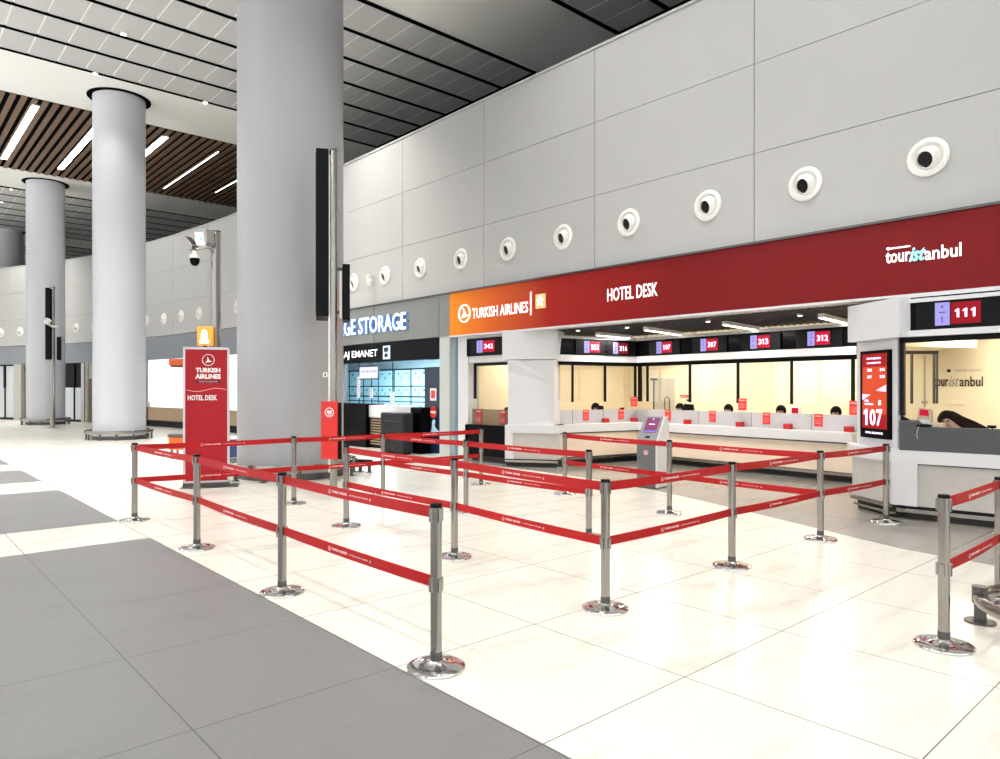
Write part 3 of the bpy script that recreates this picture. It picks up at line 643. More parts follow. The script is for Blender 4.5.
# camera pole behind the banner
t, c = pole(216, 18.0, .115, 5.66, 'thick steel pole with security camera, rising behind the red banner')
g = thing('camera_floodlight_head', 'pale housings with blue label clamped on the thick camera pole', 'device', at(203, 17.9, 5.2))
PH = Plane(at(194.5, 17.8), at(212, 17.6)); b = NB(); PH.poly(b, [(0, 5.62), (.40, 5.56), (.42, 5.26), (.07, 5.28)], -.02, .14); obj('label_box', b, M_wplast, g, bevel=.01)
b = NB(); PH.poly(b, [(.18, 5.47), (.27, 5.46), (.28, 5.38), (.19, 5.39)], -.03, -.02); obj('blue_label', b, M_locker, g)
b = NB(); PH.poly(b, [(.38, 5.66), (.46, 5.62), (.50, 5.32), (.44, 5.22), (.38, 5.5)], -.1, .16); obj('clamp_plate', b, M_steel, g)
b = NB(); PH.poly(b, [(-.38, 5.44), (-.25, 5.54), (-.02, 5.30), (-.05, 5.18), (-.14, 5.16)], -.05, .16); obj('flap_housing', b, M_steel, g, bevel=.01)
b = NB(); tube(b, [PH.p(-.08, 5.24, .05), PH.p(.1, 5.18, .05), PH.p(.4, 5.2, .05), PH.p(.5, 5.1, .1)], .02); obj('arm', b, M_steel, g)
g = thing('dome_camera', 'white dome security camera with black globe hanging left of the thick pole', 'camera', PH.p(-.04, 4.9, .05)); c = PH.p(-.04, 0, .05)
b = NB(); lathe(b, [(0, 5.16), (.05, 5.16), (.06, 5.08), (.12, 5.06), (.125, 4.97), (.0, 4.97)], (c.x, c.y, 0), 28); obj('camera_cap', b, M_wplast, g, smooth=True)
b = NB(); lathe(b, [(.115, 4.97), (.12, 4.92), (.10, 4.84), (.06, 4.79), (0, 4.775)], (c.x, c.y, 0), 28); obj('dome', b, M_gloss, g, smooth=True)
PY_ = Plane(at(197, 17.7), at(212.5, 17.6)); t = thing('yellow_pole_sign', 'yellow sign with white camera-like figure on the thick pole', 'sign', PY_.p(.2, 2.78))
b = NB(); PY_.box(b, 0, PY_.L, 2.76, 3.24, 0, .06); obj('sign_box', b, M_yellow, t, bevel=.01)
b = NB(); PY_.poly(b, [(.08, 2.82), (.34, 2.82), (.34, 2.88), (.30, 2.93), (.30, 3.06), (.26, 3.14), (.21, 3.17), (.16, 3.14), (.12, 3.06), (.12, 2.93), (.08, 2.88)], -.006, 0); obj('white_figure', b, M_letter, t)
b = NB(); PY_.disc(b, .21, 3.03, .025, -.01, -.006, 12); PY_.disc(b, .21, 2.95, .02, -.01, -.006, 12); obj('figure_dots', b, M_orange, t)
b = NB(); PY_.box(b, .18, .24, 2.66, 2.76, .0, .05); obj('stem', b, M_black, t)

# ================================================================== RED STAND-UP BANNER
PB = Plane(at(183, 12.1), at(229.5, 12.32)); W = PB.L
t = thing('standing_banner_sign', 'tall red free-standing HOTEL DESK banner left of the huge column', 'sign', PB.p(W/2, 0, .05))
b = NB(); PB.box(b, .03, W-.03, .10, 2.36, 0, .06); obj('banner_panel', b, M_red, t)
b = NB(); PB.box(b, 0, .035, .06, 2.40, -.01, .07); PB.box(b, W-.035, W, .06, 2.40, -.01, .07); PB.box(b, 0, W, 2.36, 2.40, -.01, .07); PB.box(b, 0, W, .06, .1, -.01, .07); obj('frame', b, mat('aluminium', (.6, .58, .57), .35, .8), t)
b = NB(); PB.box(b, -.02, W+.15, 0, .012, -.22, .28); PB.box(b, 0, W, .012, .07, -.03, .09); obj('base_plate', b, M_dsteel, t)
b = NB(); bird(b, PB, W*.54, 2.18, .10, 0, .003, ringw=.1); obj('bird_logo', b, M_ink, t)
b = NB(); text(b, PB, 'HOTEL DESK', W*.10, W*.73, 1.485, 1.575, 0, .003, bold=.03); obj('hotel_desk_letters', b, M_ink, t)
b = NB(); text(b, PB, 'TURKISH', W*.27, W*.80, 1.965, 2.045, 0, .003, bold=.05); text(b, PB, 'AIRLINES', W*.26, W*.81, 1.855, 1.94, 0, .003, bold=.05); obj('airline_letters', b, M_ink, t)
b = NB(); PB.box(b, W*.26, W*.81, 1.79, 1.825, -.003, 0, 0); text(b, PB, 'STAR ALLIANCE', W*.34, W*.74, 1.798, 1.816, -.003, .002, mi=1); obj('black_bar', b, [M_blackt, M_ink], t)
b = NB()
pts = [(W*.08+W*.85*i/20, 1.66+.028*math.sin(i/20*2*math.pi+math.pi)) for i in range(21)]
for (a0, z0), (a1, z1) in zip(pts, pts[1:]): PB.poly(b, [(a0, z0), (a1, z1), (a1, z1+.01), (a0, z0+.01)], 0, -.003)
obj('wave_line', b, mat('pink_print', (.85, .4, .4), .5), t)
# low rail right of the huge column
A, B = at(351, 14.5), at(372, 14.3); t = thing('low_floor_rail', 'short black low rail on two feet right of the huge column base', 'rail', (A+B)/2)
b = NB(); tube(b, [A+Vector((0, 0, .22)), B+Vector((0, 0, .22))], .035); obj('rail', b, M_black, t)
for f in (.45, .88):
    b = NB(); q = A.lerp(B, f); cyl(b, q, q+Vector((0, 0, .2)), .035, seg=10); cyl(b, q, q+Vector((0, 0, .012)), .08, seg=14); obj('foot', b, M_dsteel, t)

# ================================================================== QUEUE POSTS AND BELTS
POSTS = {
 'A': (2.56, 3.44, 'nearest queue post, chrome with black cap, in front of the grey floor corner'),
 'B': (2.56, 5.56, 'chrome queue post at the grey floor edge, next behind the nearest one'),
 'C': (2.60, 7.70, 'chrome queue post in front of the red banner, third in the left row'),
 'D': (2.56, 9.87, 'leftmost chrome queue post, at the left corner of the roped area'),
 'L': (4.66, 9.73, 'chrome queue post standing before the huge grey column'),
 'S': (6.10, 9.60, 'chrome queue post before the dark machine panel of the storage shop'),
 'P': (8.05, 9.50, 'farthest chrome queue post, by the black low front left of the white pillar'),
 'M': (4.38, 7.72, 'chrome queue post at the left end of the inner belt row'),
 'N': (4.38, 5.58, 'chrome queue post just right behind the nearest post'),
 'E': (4.21, 3.50, 'chrome queue post at the front middle corner where two belts meet'),
 'F': (6.11, 3.54, 'second chrome queue post of the right front row, next to the middle corner post'),
 'G': (7.95, 3.52, 'third chrome queue post of the right front row, in front of the long counter'),
 'H': (9.56, 3.41, 'chrome queue post at the corner of the white and grey tour desk'),
 'O': (6.11, 7.53, 'chrome queue post of the middle lane, left one of its two'),
 'K': (6.12, 5.33, 'chrome queue post right behind the middle corner post, end of the middle lane'),
 'Q': (8.33, 7.76, 'chrome queue post at the start of the back lane by the white pillar base'),
 'R': (8.10, 5.62, 'chrome queue post just right of the grey touchscreen kiosk'),
 'I': (5.25, 1.52, 'chrome queue post with gold-toned reflections at the lower right of the picture'),
 'J': (6.62, 1.53, 'chrome queue post cut by the right edge of the picture, by the floor guard rail'),
 'J2': (8.55, 1.50, 'chrome queue post outside the right edge of the picture'),
}
LINKS = ['AB', 'BC', 'CD', 'DL', 'LS', 'SP', 'MN', 'NE', 'EF', 'FG', 'GH', 'SO', 'OK', 'QR', 'RG', 'IJ', ('J', 'J2')]
def make_post():
    t = thing('queue_post', 'x', 'queue post')
    b = NB(); lathe(b, [(0, .004), (.172, 0), (.178, .006), (.176, .015), (.165, .022), (.12, .026), (.06, .032), (.042, .045), (.038, .05), (0, .05)], seg=48); obj('base', b, M_chrome, t, local=True, smooth=True)
    b = NB(); lathe(b, [(.035, .03), (.035, .973), (0, .973)], seg=32); obj('pole', b, M_steel, t, local=True, smooth=True)
    b = NB(); lathe(b, [(.035, .05), (.037, .05), (.037, .10), (.035, .10)], seg=32); obj('lower_sleeve', b, M_dsteel, t, local=True, smooth=True)
    b = NB(); lathe(b, [(.035, .968), (.037, .97), (.037, .986), (.031, .992), (0, .992)], seg=32); obj('cap', b, M_black, t, local=True, smooth=True)
    for z in (.493, .913):
        b = NB()
        for k in range(4):
            a = k*math.pi/2; c, s_ = math.cos(a), math.sin(a); vs = box(b, -.013, .013, .030, .045, z-.03, z+.05)
            for v in vs: x, y = v.co.x, v.co.y; v.co.x = x*c-y*s_; v.co.y = x*s_+y*c
        obj('belt_clip', b, M_steel, t, local=True)
    return t
pp = make_post(); PO_ = {}; first = True
for k, (x, y, lb) in POSTS.items():
    o = pp if first else copy_tree(pp); first = False
    o.location = (x, y, 0); o['label'] = lb; o['group'] = 'chrome queue posts of the roped lanes'; PO_[k] = o
for ln in LINKS:
    ka, kb = ln[0], ln[1]; a = Vector((*POSTS[ka][:2], 0)); c = Vector((*POSTS[kb][:2], 0)); d = (c-a).normalized(); a2 = a+d*.04; c2 = c-d*.04
    ra = (a2.x*RX+a2.y*RY)/(a2.x*FX+a2.y*FY); rc = (c2.x*RX+c2.y*RY)/(c2.x*FX+c2.y*FY)
    A, B = (a2, c2) if ra < rc else (c2, a2); P = Plane(A, B)
    for z0 in (.480, .900):
        b = NB(); n = 12; L = P.L
        for i in range(n):          # slight sag and twist
            q = []
            for j in (i, i+1):
                f = j/n; sag = -.008*math.sin(math.pi*f); tw = .010*math.sin(math.pi*f)*(1 if z0 > .6 else .6); q.append((f*L, sag, tw))
            for side in (0,):
                vs = []
                for s0, sag, tw in q:
                    for zz, dd in ((z0, -tw), (z0+.069, tw)):
                        for th in (-.003, .003): vs.append(b.verts.new(P.p(s0, zz+sag, dd+th)))
                v = vs
                b.faces.new((v[0], v[2], v[6], v[4])); b.faces.new((v[1], v[5], v[7], v[3])); b.faces.new((v[2], v[3], v[7], v[6])); b.faces.new((v[0], v[4], v[5], v[1]))
        bmesh.ops.remove_doubles(b, verts=b.verts[:], dist=1e-5)
        bl = obj('belt', b, M_belt, PO_[ka])
        b = NB(); m = L*.40; zc = z0+.020
        bird(b, P, m-.03, z0+.026, .018, -.011, .001, ringw=.15); text(b, P, 'TURKISH AIRLINES', m, m+.22, zc, zc+.018, -.011, .001, bold=.03)
        text(b, P, 'A STAR ALLIANCE MEMBER', m+.25, m+.50, zc+.003, zc+.013, -.011, .001); P.ring(b, m+.53, z0+.026, .007, .010, -.011, -.012, 12)
        obj('belt_print', b, mat('pink_white_print', (.80, .55, .55), .5), bl)

# floor guard ring at the right edge
c = Vector((6.08, .95, 0)); t = thing('floor_guard_rail', 'round steel tube guard rail low on the floor at the right edge', 'guard rail', c)
b = NB(); tube(b, [c+Vector((.56*math.cos(2*math.pi*k/48), .56*math.sin(2*math.pi*k/48), .18)) for k in range(48)], .042, 14, True); obj('tube_ring', b, M_steel, t, smooth=True)
for k in range(4):
    a = math.radians(52+48)+k*math.pi/2; q = c+Vector((.56*math.cos(a), .56*math.sin(a), 0)); b = NB(); cyl(b, q, q+Vector((0, 0, .2)), .04, seg=14); cyl(b, q+Vector((0, 0, .14)), q+Vector((0, 0, .26)), .052, seg=14)
    cyl(b, q, q+Vector((0, 0, .012)), .10, seg=18); obj('bracket', b, M_dsteel, t)

# ================================================================== HOTEL DESK ALCOVE
# corner points of the counter front (ledge edge)
a0 = at(556, 15.25); a1 = at(637, 16.4); a2 = at(852, 12.45)
WING = Plane(a0, a1); MAIN = Plane(a1, a2)
def offset_path(pts, d):
    """mitred copy of an open polyline moved d behind it"""
    pls = [Plane(p, q) for p, q in zip(pts, pts[1:])]; out = []
    for i, p in enumerate(pts):
        p = Vector((p[0], p[1], 0))
        if i == 0: out.append(p+pls[0].n*d)
        elif i == len(pts)-1: out.append(p+pls[-1].n*d)
        else:
            n = (pls[i-1].n+pls[i].n).normalized(); out.append(p+n*(d/n.dot(pls[i].n)))
    return out
def run(bm, pts, d0, d1, z0, z1, mi=0):
    P, Q = offset_path(pts, d0), offset_path(pts, d1)
    for i in range(len(pts)-1):
        vs = [bm.verts.new((v.x, v.y, z)) for z in (z0, z1) for v in (P[i], P[i+1], Q[i+1], Q[i])]
        for f in ((0, 1, 2, 3), (4, 5, 6, 7), (0, 1, 5, 4), (1, 2, 6, 5), (2, 3, 7, 6), (3, 0, 4, 7)): bm.faces.new([vs[k] for k in f]).material_index = mi
CP = [a0, a1, a2]
t = thing('service_counter', 'long white ledged service counter with grey riser and cream front, bent at one corner', 'counter', (13.1, 8, 0))
b = NB(); run(b, CP, 0, .52, .73, .90); obj('ledge', b, M_white, t)
b = NB(); run(b, CP, .07, .5, .19, .70); obj('front_panel', b, M_cream, t)
b = NB(); run(b, CP, .05, .5, .70, .73); obj('shadow_gap', b, M_dsteel, t)
b = NB(); run(b, CP, .30, .5, 0, .19); obj('kick_plate', b, M_kick, t)
b = NB(); run(b, CP, .12, .16, .12, .17); obj('foot_rail', b, M_steel, t)
b = NB(); run(b, CP, .50, .55, .90, 1.20); obj('riser', b, M_riser, t)
b = NB()
for P, ss in ((MAIN, [P_ for P_ in (1.35, 2.65, 3.95, 4.95)]), (WING, [.8, 1.7])):
    for s_ in ss: P.box(b, s_-.004, s_+.004, .90, 1.20, .496, .5)
obj('riser_joint', b, M_joint, t)
b = NB(); run(b, CP, .55, 1.15, .70, .74); obj('worktop', b, M_white, t)

# counter items: red notices, red boxes
def notice(P, px, z0, z1, wd, d, label, m=M_bred, grp=None):
    s_ = P.s_of(px); x = s_*1.0
    # shift for depth offset d so the column stays px
    Q = Plane(P.A+P.n*d, P.B+P.n*d); x = Q.s_of(px)
    t = thing('red_notice', label, 'notice', Q.p(x, z0), 0, grp)
    b = NB(); Q.box(b, x-wd/2, x+wd/2, z0, z1, -.006, 0); obj('card', b, m, t)
    b = NB(); Q.box(b, x-wd*.38, x+wd*.34, z1-.05, z1-.03, -.009, -.006)
    for k in range(3): Q.box(b, x-wd*.36, x+wd*.30, z0+.05+k*.035, z0+.056+k*.035, -.009, -.006)
    obj('card_print', b, mat('pale_pink_print', (.85, .5, .45), .5), t); return t
g = 'red notices on the riser of the long counter'
for P, px, lb in ((WING, 586, 'red notice card on the grey riser just right of the white pillar'), (WING, 621, 'red notice card on the grey riser left of the inner counter corner'), (MAIN, 668, 'red notice card on the riser directly right of the kiosk screen'),
                  (MAIN, 712.5, 'red notice card on the riser, second to the right of the kiosk'), (MAIN, 766.5, 'red notice card on the riser below the round dark head'), (MAIN, 818.5, 'red notice card on the riser, nearest to the tall orange screen')):
    notice(P, px, .97 if px > 700 else .96, 1.205, .165, .493, lb, grp=g)
def redbox(P, px, label):
    Q = Plane(P.A+P.n*.34, P.B+P.n*.34); x = Q.s_of(px); t = thing('red_card_box', label, 'box', Q.p(x, .90), 0, 'red boxes on the counter ledge')
    b = NB(); Q.box(b, x-.075, x+.075, .90, 1.0, 0, .10); obj('box_body', b, M_dred, t, bevel=.006)
    b = NB(); Q.box(b, x-.055, x+.055, .993, 1.003, .03, .06); Q.box(b, x-.05, x+.04, .945, .958, -.003, 0); obj('slot', b, mat('dark_red_slot', (.15, .005, .01), .5), t)
for P, px, lb in ((WING, 607, 'small red box on the counter ledge right of the white pillar'), (WING, 635.5, 'small red box at the inner corner of the counter, behind the kiosk top'), (MAIN, 686, 'small red box on the ledge, first right of the kiosk'),
                  (MAIN, 738.5, 'small red box on the ledge, second right of the kiosk'), (MAIN, 786.5, 'small red box on the ledge below the white desk display'), (MAIN, 847.5, 'small red box on the ledge beside the tall orange screen pillar')): redbox(P, px, lb)
# display band above
DB = .35
BP = [at(553, 15.35), a1, at(856, 12.4)]
t = thing('display_band', 'black display band with white surround above the long counter', 'sign', (13, 8, 2.3))
b = NB(); run(b, BP, 0, .4, 2.29, 2.43); run(b, BP, 0, .4, 2.79, 2.85); obj('white_surround', b, M_white, t)
b = NB(); run(b, BP, .02, .4, 2.43, 2.79); obj('black_face', b, M_gloss, t)
b = NB(); run(b, BP, .15, .30, 2.21, 2.29); obj('black_beam', b, M_black, t)
# mullions and glass
MU = [Plane(P.A+P.n*.2, P.B+P.n*.2) for P in (WING, MAIN)]
t = thing('hanging_glass_screen', 'row of hanging glass screens with black uprights above the long counter', 'glass screen', (13, 8, 1.39))
for pi, px, wd in ((0, 572.5, .04), (0, 605, .05), (0, 635.2, .05), (1, 640, .10), (1, 647.5, .05), (1, 690, .05), (1, 738, .05), (1, 791.7, .045), (1, 853, .055)):
    P = MU[pi]; x = P.s_of(px); b = NB(); P.box(b, x-wd/2, x+wd/2, 1.39, 2.22, -.02, .02); obj('upright', b, M_black, t)
def pane(P, x0, x1): b = NB(); P.box(b, x0, x1, 1.40, 2.22, -.004, .004); obj('pane', b, M_glass, t)
xs = [0.05]+[MU[0].s_of(q) for q in (572.5, 605, 635.2)]
for x0, x1 in zip(xs, xs[1:]): pane(MU[0], x0+.03, x1-.03)
xs = [MU[1].s_of(q) for q in (640, 647.5, 690, 738, 791.7, 853)]
for x0, x1 in zip(xs, xs[1:]): pane(MU[1], x0+.04, x1-.03)
for P, px, wd, z0, z1, lb in ((MU[0], 634, .20, 1.27, 1.50, 'red notice hanging at the inner corner glass above the riser'), (MU[1], 742.5, .19, 1.25, 1.49, 'red notice hanging under the glass upright above the middle of the counter'), (MU[1], 855, .2, 1.22, 1.47, 'red notice hanging at the glass beside the tall orange screen')):
    notice(P, px, z0, z1, wd, -.03, lb, grp='red notices hanging on the glass')

# queue number displays
def numdisp(P, px, z, num, desk, label, d=-.02, wd=.42, h=.27, red=M_sred, tilt=0.0):
    Q = Plane(P.A+P.n*d, P.B+P.n*d); x = Q.s_of(px); t = thing('queue_number_display', label, 'screen', Q.p(x, z-h/2), 0, 'queue number displays')
    b = NB(); Q.box(b, x-wd/2-.22, x+wd/2+.22, z-h/2-.025, z+h/2+.025, 0, .03); obj('screen_frame', b, M_black, t)
    b = NB(); Q.box(b, x-wd/2, x-wd/2+wd*.33, z-h/2+.01, z+h/2, -.005, 0); obj('desk_number_field', b, M_lav, t)
    b = NB(); Q.box(b, x-wd/2+wd*.36, x+wd/2, z-h/2+.02, z+h/2-.01, -.005, 0); obj('queue_number_field', b, red, t)
    b = NB(); text(b, Q, num, x-wd*.08, x+wd*.44, z-.05, z+.06, -.006, .002, bold=.02); obj('digits', b, M_slet, t)
    b = NB(); text(b, Q, desk, x-wd*.37, x-wd*.31, z-h*.36, z-h*.10, -.006, .002, bold=.0); Q.box(b, x-wd*.41, x-wd*.26, z+.02, z+.03, -.008, -.005); Q.disc(b, x-wd*.335, z+h*.32, .012, -.008, -.005, 10); obj('desk_digit', b, M_blackt, t)
BW = Plane(BP[0], BP[1]); BM = Plane(BP[1], BP[2])
numdisp(BW, 592, 2.61, '322', '10', 'number display showing 322, left one on the short band right of the white pillar', wd=.42, red=M_sred)
numdisp(BW, 620.5, 2.60, '216', '9', 'number display showing 216 in dark red, near the inner corner of the band', wd=.42, red=M_sdred)
numdisp(BM, 664, 2.60, '107', '8', 'number display showing 107 on the black band, first right of the inner corner')
numdisp(BM, 709, 2.60, '387', '7', 'number display showing 387, second right of the inner corner of the black band')
numdisp(BM, 760, 2.60, '313', '6', 'number display showing 313, third right of the inner corner of the black band')
numdisp(BM, 818.5, 2.60, '312', '5', 'number display showing 312 on the black band, nearest to the tour desk')

# alcove ceiling with slats, light strips
b = NB(); prism(b, [(10.66, 3.4), (10.66, 11.6), (13.9, 11.2), (13.6, 3.4)], 3.02, 3.06); obj('ceiling', b, M_dark, kind='structure')
b = NB(); y = 3.5
while y < 11.4: box(b, 10.7, 13.6, y, y+.03, 2.93, 3.02); y += .13
obj('trim_7', b, mat('black_slat', (.03, .03, .032), .4), kind='structure')
cz = 2.86
def strip(px0, t0, px1, t1, label):
    A, B = at(px0, t0, cz), at(px1, t1, cz); P = Plane(A, B); t = thing('alcove_light_strip', label, 'light', (A+B)/2, 0)
    b = NB(); P.box(b, 0, P.L, cz-.01, cz+.06, -.05, .05); obj('housing', b, M_wplast, t); b = NB(); P.box(b, .02, P.L-.02, cz-.02, cz-.01, -.04, .04); obj('diffuser', b, M_warm, t)
    area('strip_lamp', A.lerp(B, .32)-Vector((0, 0, .05)), P.L*.55, .08, 32, (1, .93, .86), rot=(0, 0, math.atan2(P.u.y, P.u.x)), parent=t)
def tz(py): return (cz-EYE)*F/(HY-py)
strip(597, tz(334.8), 631, tz(338), 'light strip in the black slatted alcove ceiling, left of four')
strip(645.5, tz(329.6), 680, tz(334.6), 'light strip in the black slatted alcove ceiling, second from the left')
strip(724.5, tz(324.3), 757, tz(329.6), 'light strip in the black slatted alcove ceiling, third from the left')
strip(821, tz(317), 851, tz(324), 'light strip in the black slatted alcove ceiling, nearest to the tour desk')
for (px, py), w0 in zip(((578, 331), (627, 328), (647, 338), (708, 322), (695, 336), (771, 332), (800, 316)), ('leftmost', 'second from the left', 'low above the corner screens', 'front one near the middle', 'rear one near the middle', 'rear one right of the middle', 'nearest the tour desk')):
    c = at(px, (2.91-EYE)*F/(HY-py), 2.91); t = thing('recessed_spotlight', 'tiny recessed spotlight in the black slatted alcove ceiling, '+w0, 'light', c, 0, 'tiny spots in the alcove ceiling')
    b = NB(); cyl(b, c, c+Vector((0, 0, .1)), .05, seg=18); obj('rim', b, M_wplast, t); b = NB(); cyl(b, c-Vector((0, 0, .003)), c, .035, seg=18); obj('lens', b, M_warm, t)

# office behind
b = NB(); box(b, 16.5, 16.6, -4, 13.3, 0, 3.3); obj('wall_office', b, M_roomwall, kind='structure')
b = NB(); box(b, 10.95, 16.5, 13.02, 13.12, 0, 3.3); obj('wall_office', b, M_roomwall, kind='structure')
b = NB(); box(b, 9.5, 16.5, -4.1, -4, 0, 3.3); obj('wall_office', b, M_roomwall, kind='structure')
b = NB(); box(b, 13.95, 16.5, -4, 13.1, 3.0, 3.06); box(b, 10.95, 13.95, 11.6, 13.1, 3.0, 3.06); box(b, 10.95, 13.95, -4, 3.4, 3.0, 3.06); obj('ceiling', b, M_ceil, kind='structure')
for yy in (-1.5, 1.3, 4.2, 7.2, 10.2):
    t = thing('office_ceiling_panel', 'warm square ceiling light in the office behind the counter', 'light', (15.5, yy, 2.96), 0, 'office ceiling panels')
    b = NB(); box(b, 15.2, 15.8, yy-.3, yy+.3, 2.965, 2.999); obj('diffuser', b, M_warm, t); area('office_lamp', (15.3, yy, 2.95), .6, 1.6, 78, (1, .92, .78), parent=t)
t = thing('office_ceiling_panel', 'warm ceiling light behind the left desk window', 'light', (12.3, 12.3, 2.96), 0, 'office ceiling panels')
b = NB(); box(b, 12.0, 12.6, 12.0, 12.6, 2.965, 2.999); obj('diffuser', b, M_warm, t); area('office_lamp', (12.3, 12.3, 2.95), .6, .6, 38, (1, .90, .72), parent=t)
PW = Plane((16.5, 13), (16.5, -3.9))
x0, x1 = PW.s_of(654.5), PW.s_of(676); ztop = PW.z_of(664, 378.5)
t = thing('office_door', 'pale grey office door with frame and handle on the cream back wall', 'door', PW.p((x0+x1)/2, 0))
b = NB(); PW.box(b, x0, x1, 0, ztop, -.03, 0); obj('leaf', b, mat('pale_door', (.62, .58, .47), .5), t)
b = NB(); PW.box(b, x0-.09, x0, 0, ztop+.09, -.05, 0); PW.box(b, x1, x1+.09, 0, ztop+.09, -.05, 0); PW.box(b, x0, x1, ztop, ztop+.09, -.05, 0); obj('frame', b, mat('cream_frame', (.85, .78, .62), .5), t)
b = NB(); PW.box(b, x0-.01, x0+.02, 0, ztop, -.055, -.03); PW.box(b, x0-.08, x0+.13, ztop-.05, ztop+.01, -.08, -.05); obj('door_closer', b, M_dsteel, t)
b = NB(); tube(b, [PW.p(x1-.30, .95, -.1), PW.p(x1-.30, 1.42, -.1), PW.p(x1-.22, 1.47, -.1), PW.p(x1-.14, 1.42, -.1), PW.p(x1-.14, .95, -.1)], .016); obj('handle', b, M_steel, t)
x = PW.s_of(684.5); b = NB(); z = PW.z_of(684, 396.3); PW.box(b, x-.12, x+.12, z-.035, z+.035, -.01, 0, 0); PW.box(b, x-.09, x+.08, z-.006, z+.006, -.014, -.01, 1); o = obj('wall_plate', b, [M_dred, M_ink]); tag(o, 'small dark red plate on the cream office wall right of the door', 'sign')
x = PW.s_of(688); z = PW.z_of(688, 400); b = NB(); PW.box(b, x-.04, x+.06, z-.03, z+.02, -.02, 0); o = obj('light_switch', b, M_black); tag(o, 'small black switch below the dark red plate on the office wall', 'switch')

# ------------------------------------------------------------------ white faceted pillar and its base
PP = Plane(at(505.5, 15.42), at(556, 15.12)); Lp = PP.L
t = thing('faceted_pillar', 'white faceted pillar between the left desk window and the long counter', 'pillar', PP.p(Lp/2, 0))
xl, xr = PP.s_of(508), PP.s_of(554)
b = NB(); zA, zB = .90, 2.31
pts = {'a': (xl, zA, .0), 'b': (xr, zA, .0), 'c': (xl, 2.05, .0), 'd': (xl, zB, -.06), 'e': (xr, zB, .02), 'f': (xr, 1.78, .05), 'g': (xr-.12, 1.0, .03), 'h': (xl+.25, zB, .0)}
V = {k: b.verts.new(PP.p(v[0], v[1], v[2])) for k, v in pts.items()}
for f in (('a', 'b', 'g', 'c'), ('c', 'g', 'f', 'd'), ('g', 'b', 'f'), ('d', 'f', 'h'), ('h', 'f', 'e')): b.faces.new([V[k] for k in f])
bk = {k: b.verts.new(PP.p(x_, z_, .7)) for k, (x_, z_) in {'a': (xl, zA), 'b': (xr, zA), 'd': (xl, zB), 'e': (xr, zB)}.items()}
b.faces.new((V['b'], bk['b'], bk['e'], V['e'], V['f'])); b.faces.new((V['a'], V['c'], V['d'], bk['d'], bk['a'])); b.faces.new((bk['a'], bk['b'], bk['e'], bk['d']))
o = obj('faceted_shaft', b, M_white, t)
# tuck a fold into the shaft
for v in o.data.vertices: pass
b = NB(); PP.poly(b, [(xl-.12, 2.32), (xr+.05, 2.32), (xr+.10, 2.95), (xl-.12, 2.95)], -.04, .7); obj('top_block', b, M_white, t)
t = thing('pillar_base_desk', 'white framed low desk block with grey inset panel under the faceted pillar', 'counter', PP.p(Lp/2, 0))
b = NB(); PP.box(b, 0, Lp+.06, .73, .90, -.05, .8); PP.box(b, 0, .18, .17, .73, -.05, .8); obj('white_frame', b, M_white, t)
b = NB(); PP.box(b, .18, Lp+.04, .17, .73, -.01, .8); obj('inset_panel', b, M_greylam, t)
b = NB(); PP.box(b, .02, Lp+.02, 0, .16, .02, .8); obj('kick_plate', b, M_kick, t)
b = NB(); PP.box(b, 0, Lp+.05, .10, .15, -.05, -.01); obj('foot_rail', b, M_steel, t)

# ------------------------------------------------------------------ left desk window
PQ = Plane((10.62, 13.36), (10.62, 11.55)); S = PQ.s_of
t = thing('left_desk_window', 'small desk window with black top frame left of the faceted pillar', 'window', PQ.p(S(487), 0))
b = NB(); PQ.box(b, S(458), S(468), 0.0, 2.97, .0, .3); obj('white_post', b, M_white, t)
b = NB(); PQ.box(b, S(466), S(505), 2.30, 2.95, .02, .5); obj('white_header', b, M_white, t)
b = NB(); PQ.box(b, S(467.3), S(502.5), 2.45, 2.86, -.02, .02); obj('black_display_band', b, M_gloss, t)
b = NB(); PQ.box(b, S(471), S(508), 2.22, 2.29, .08, .14); PQ.box(b, S(471), S(472.2), 1.45, 2.25, .08, .14); obj('black_frame', b, M_black, t)
b = NB(); PQ.box(b, S(469), S(507), .85, 1.21, .1, .15); obj('gold_reflect_riser', b, M_brown2, t)
b = NB(); PQ.box(b, S(465), S(505), .14, .85, .0, .5); obj('black_front', b, M_gloss, t)
b = NB(); PQ.box(b, S(465), S(505), 0, .14, .12, .5); obj('kick_plate', b, M_kick, t)
numdisp(PQ, 485.5, 2.655, '342', '11', 'number display showing 342 left of the faceted pillar', d=-.025, wd=.62, h=.29)
notice(PQ, 479, .88, 1.20, .2, .09, 'dark red notice on the gold-reflection riser of the left desk, left one', m=mat('deep_red_card', (.35, .01, .02), .4))
notice(PQ, 503, .88, 1.20, .2, .09, 'dark red notice on the gold-reflection riser beside the faceted pillar', m=mat('deep_red_card', (.35, .01, .02), .4))
x = S(502.5); b = NB(); PQ.box(b, x-.05, x+.05, 1.21, 1.25, .1, .16); PQ.box(b, x-.03, x+.03, 1.25, 1.27, .11, .15); o = obj('desk_webcam', b, M_black); tag(o, 'tiny black device on top of the gold-reflection riser beside the faceted pillar', 'device')
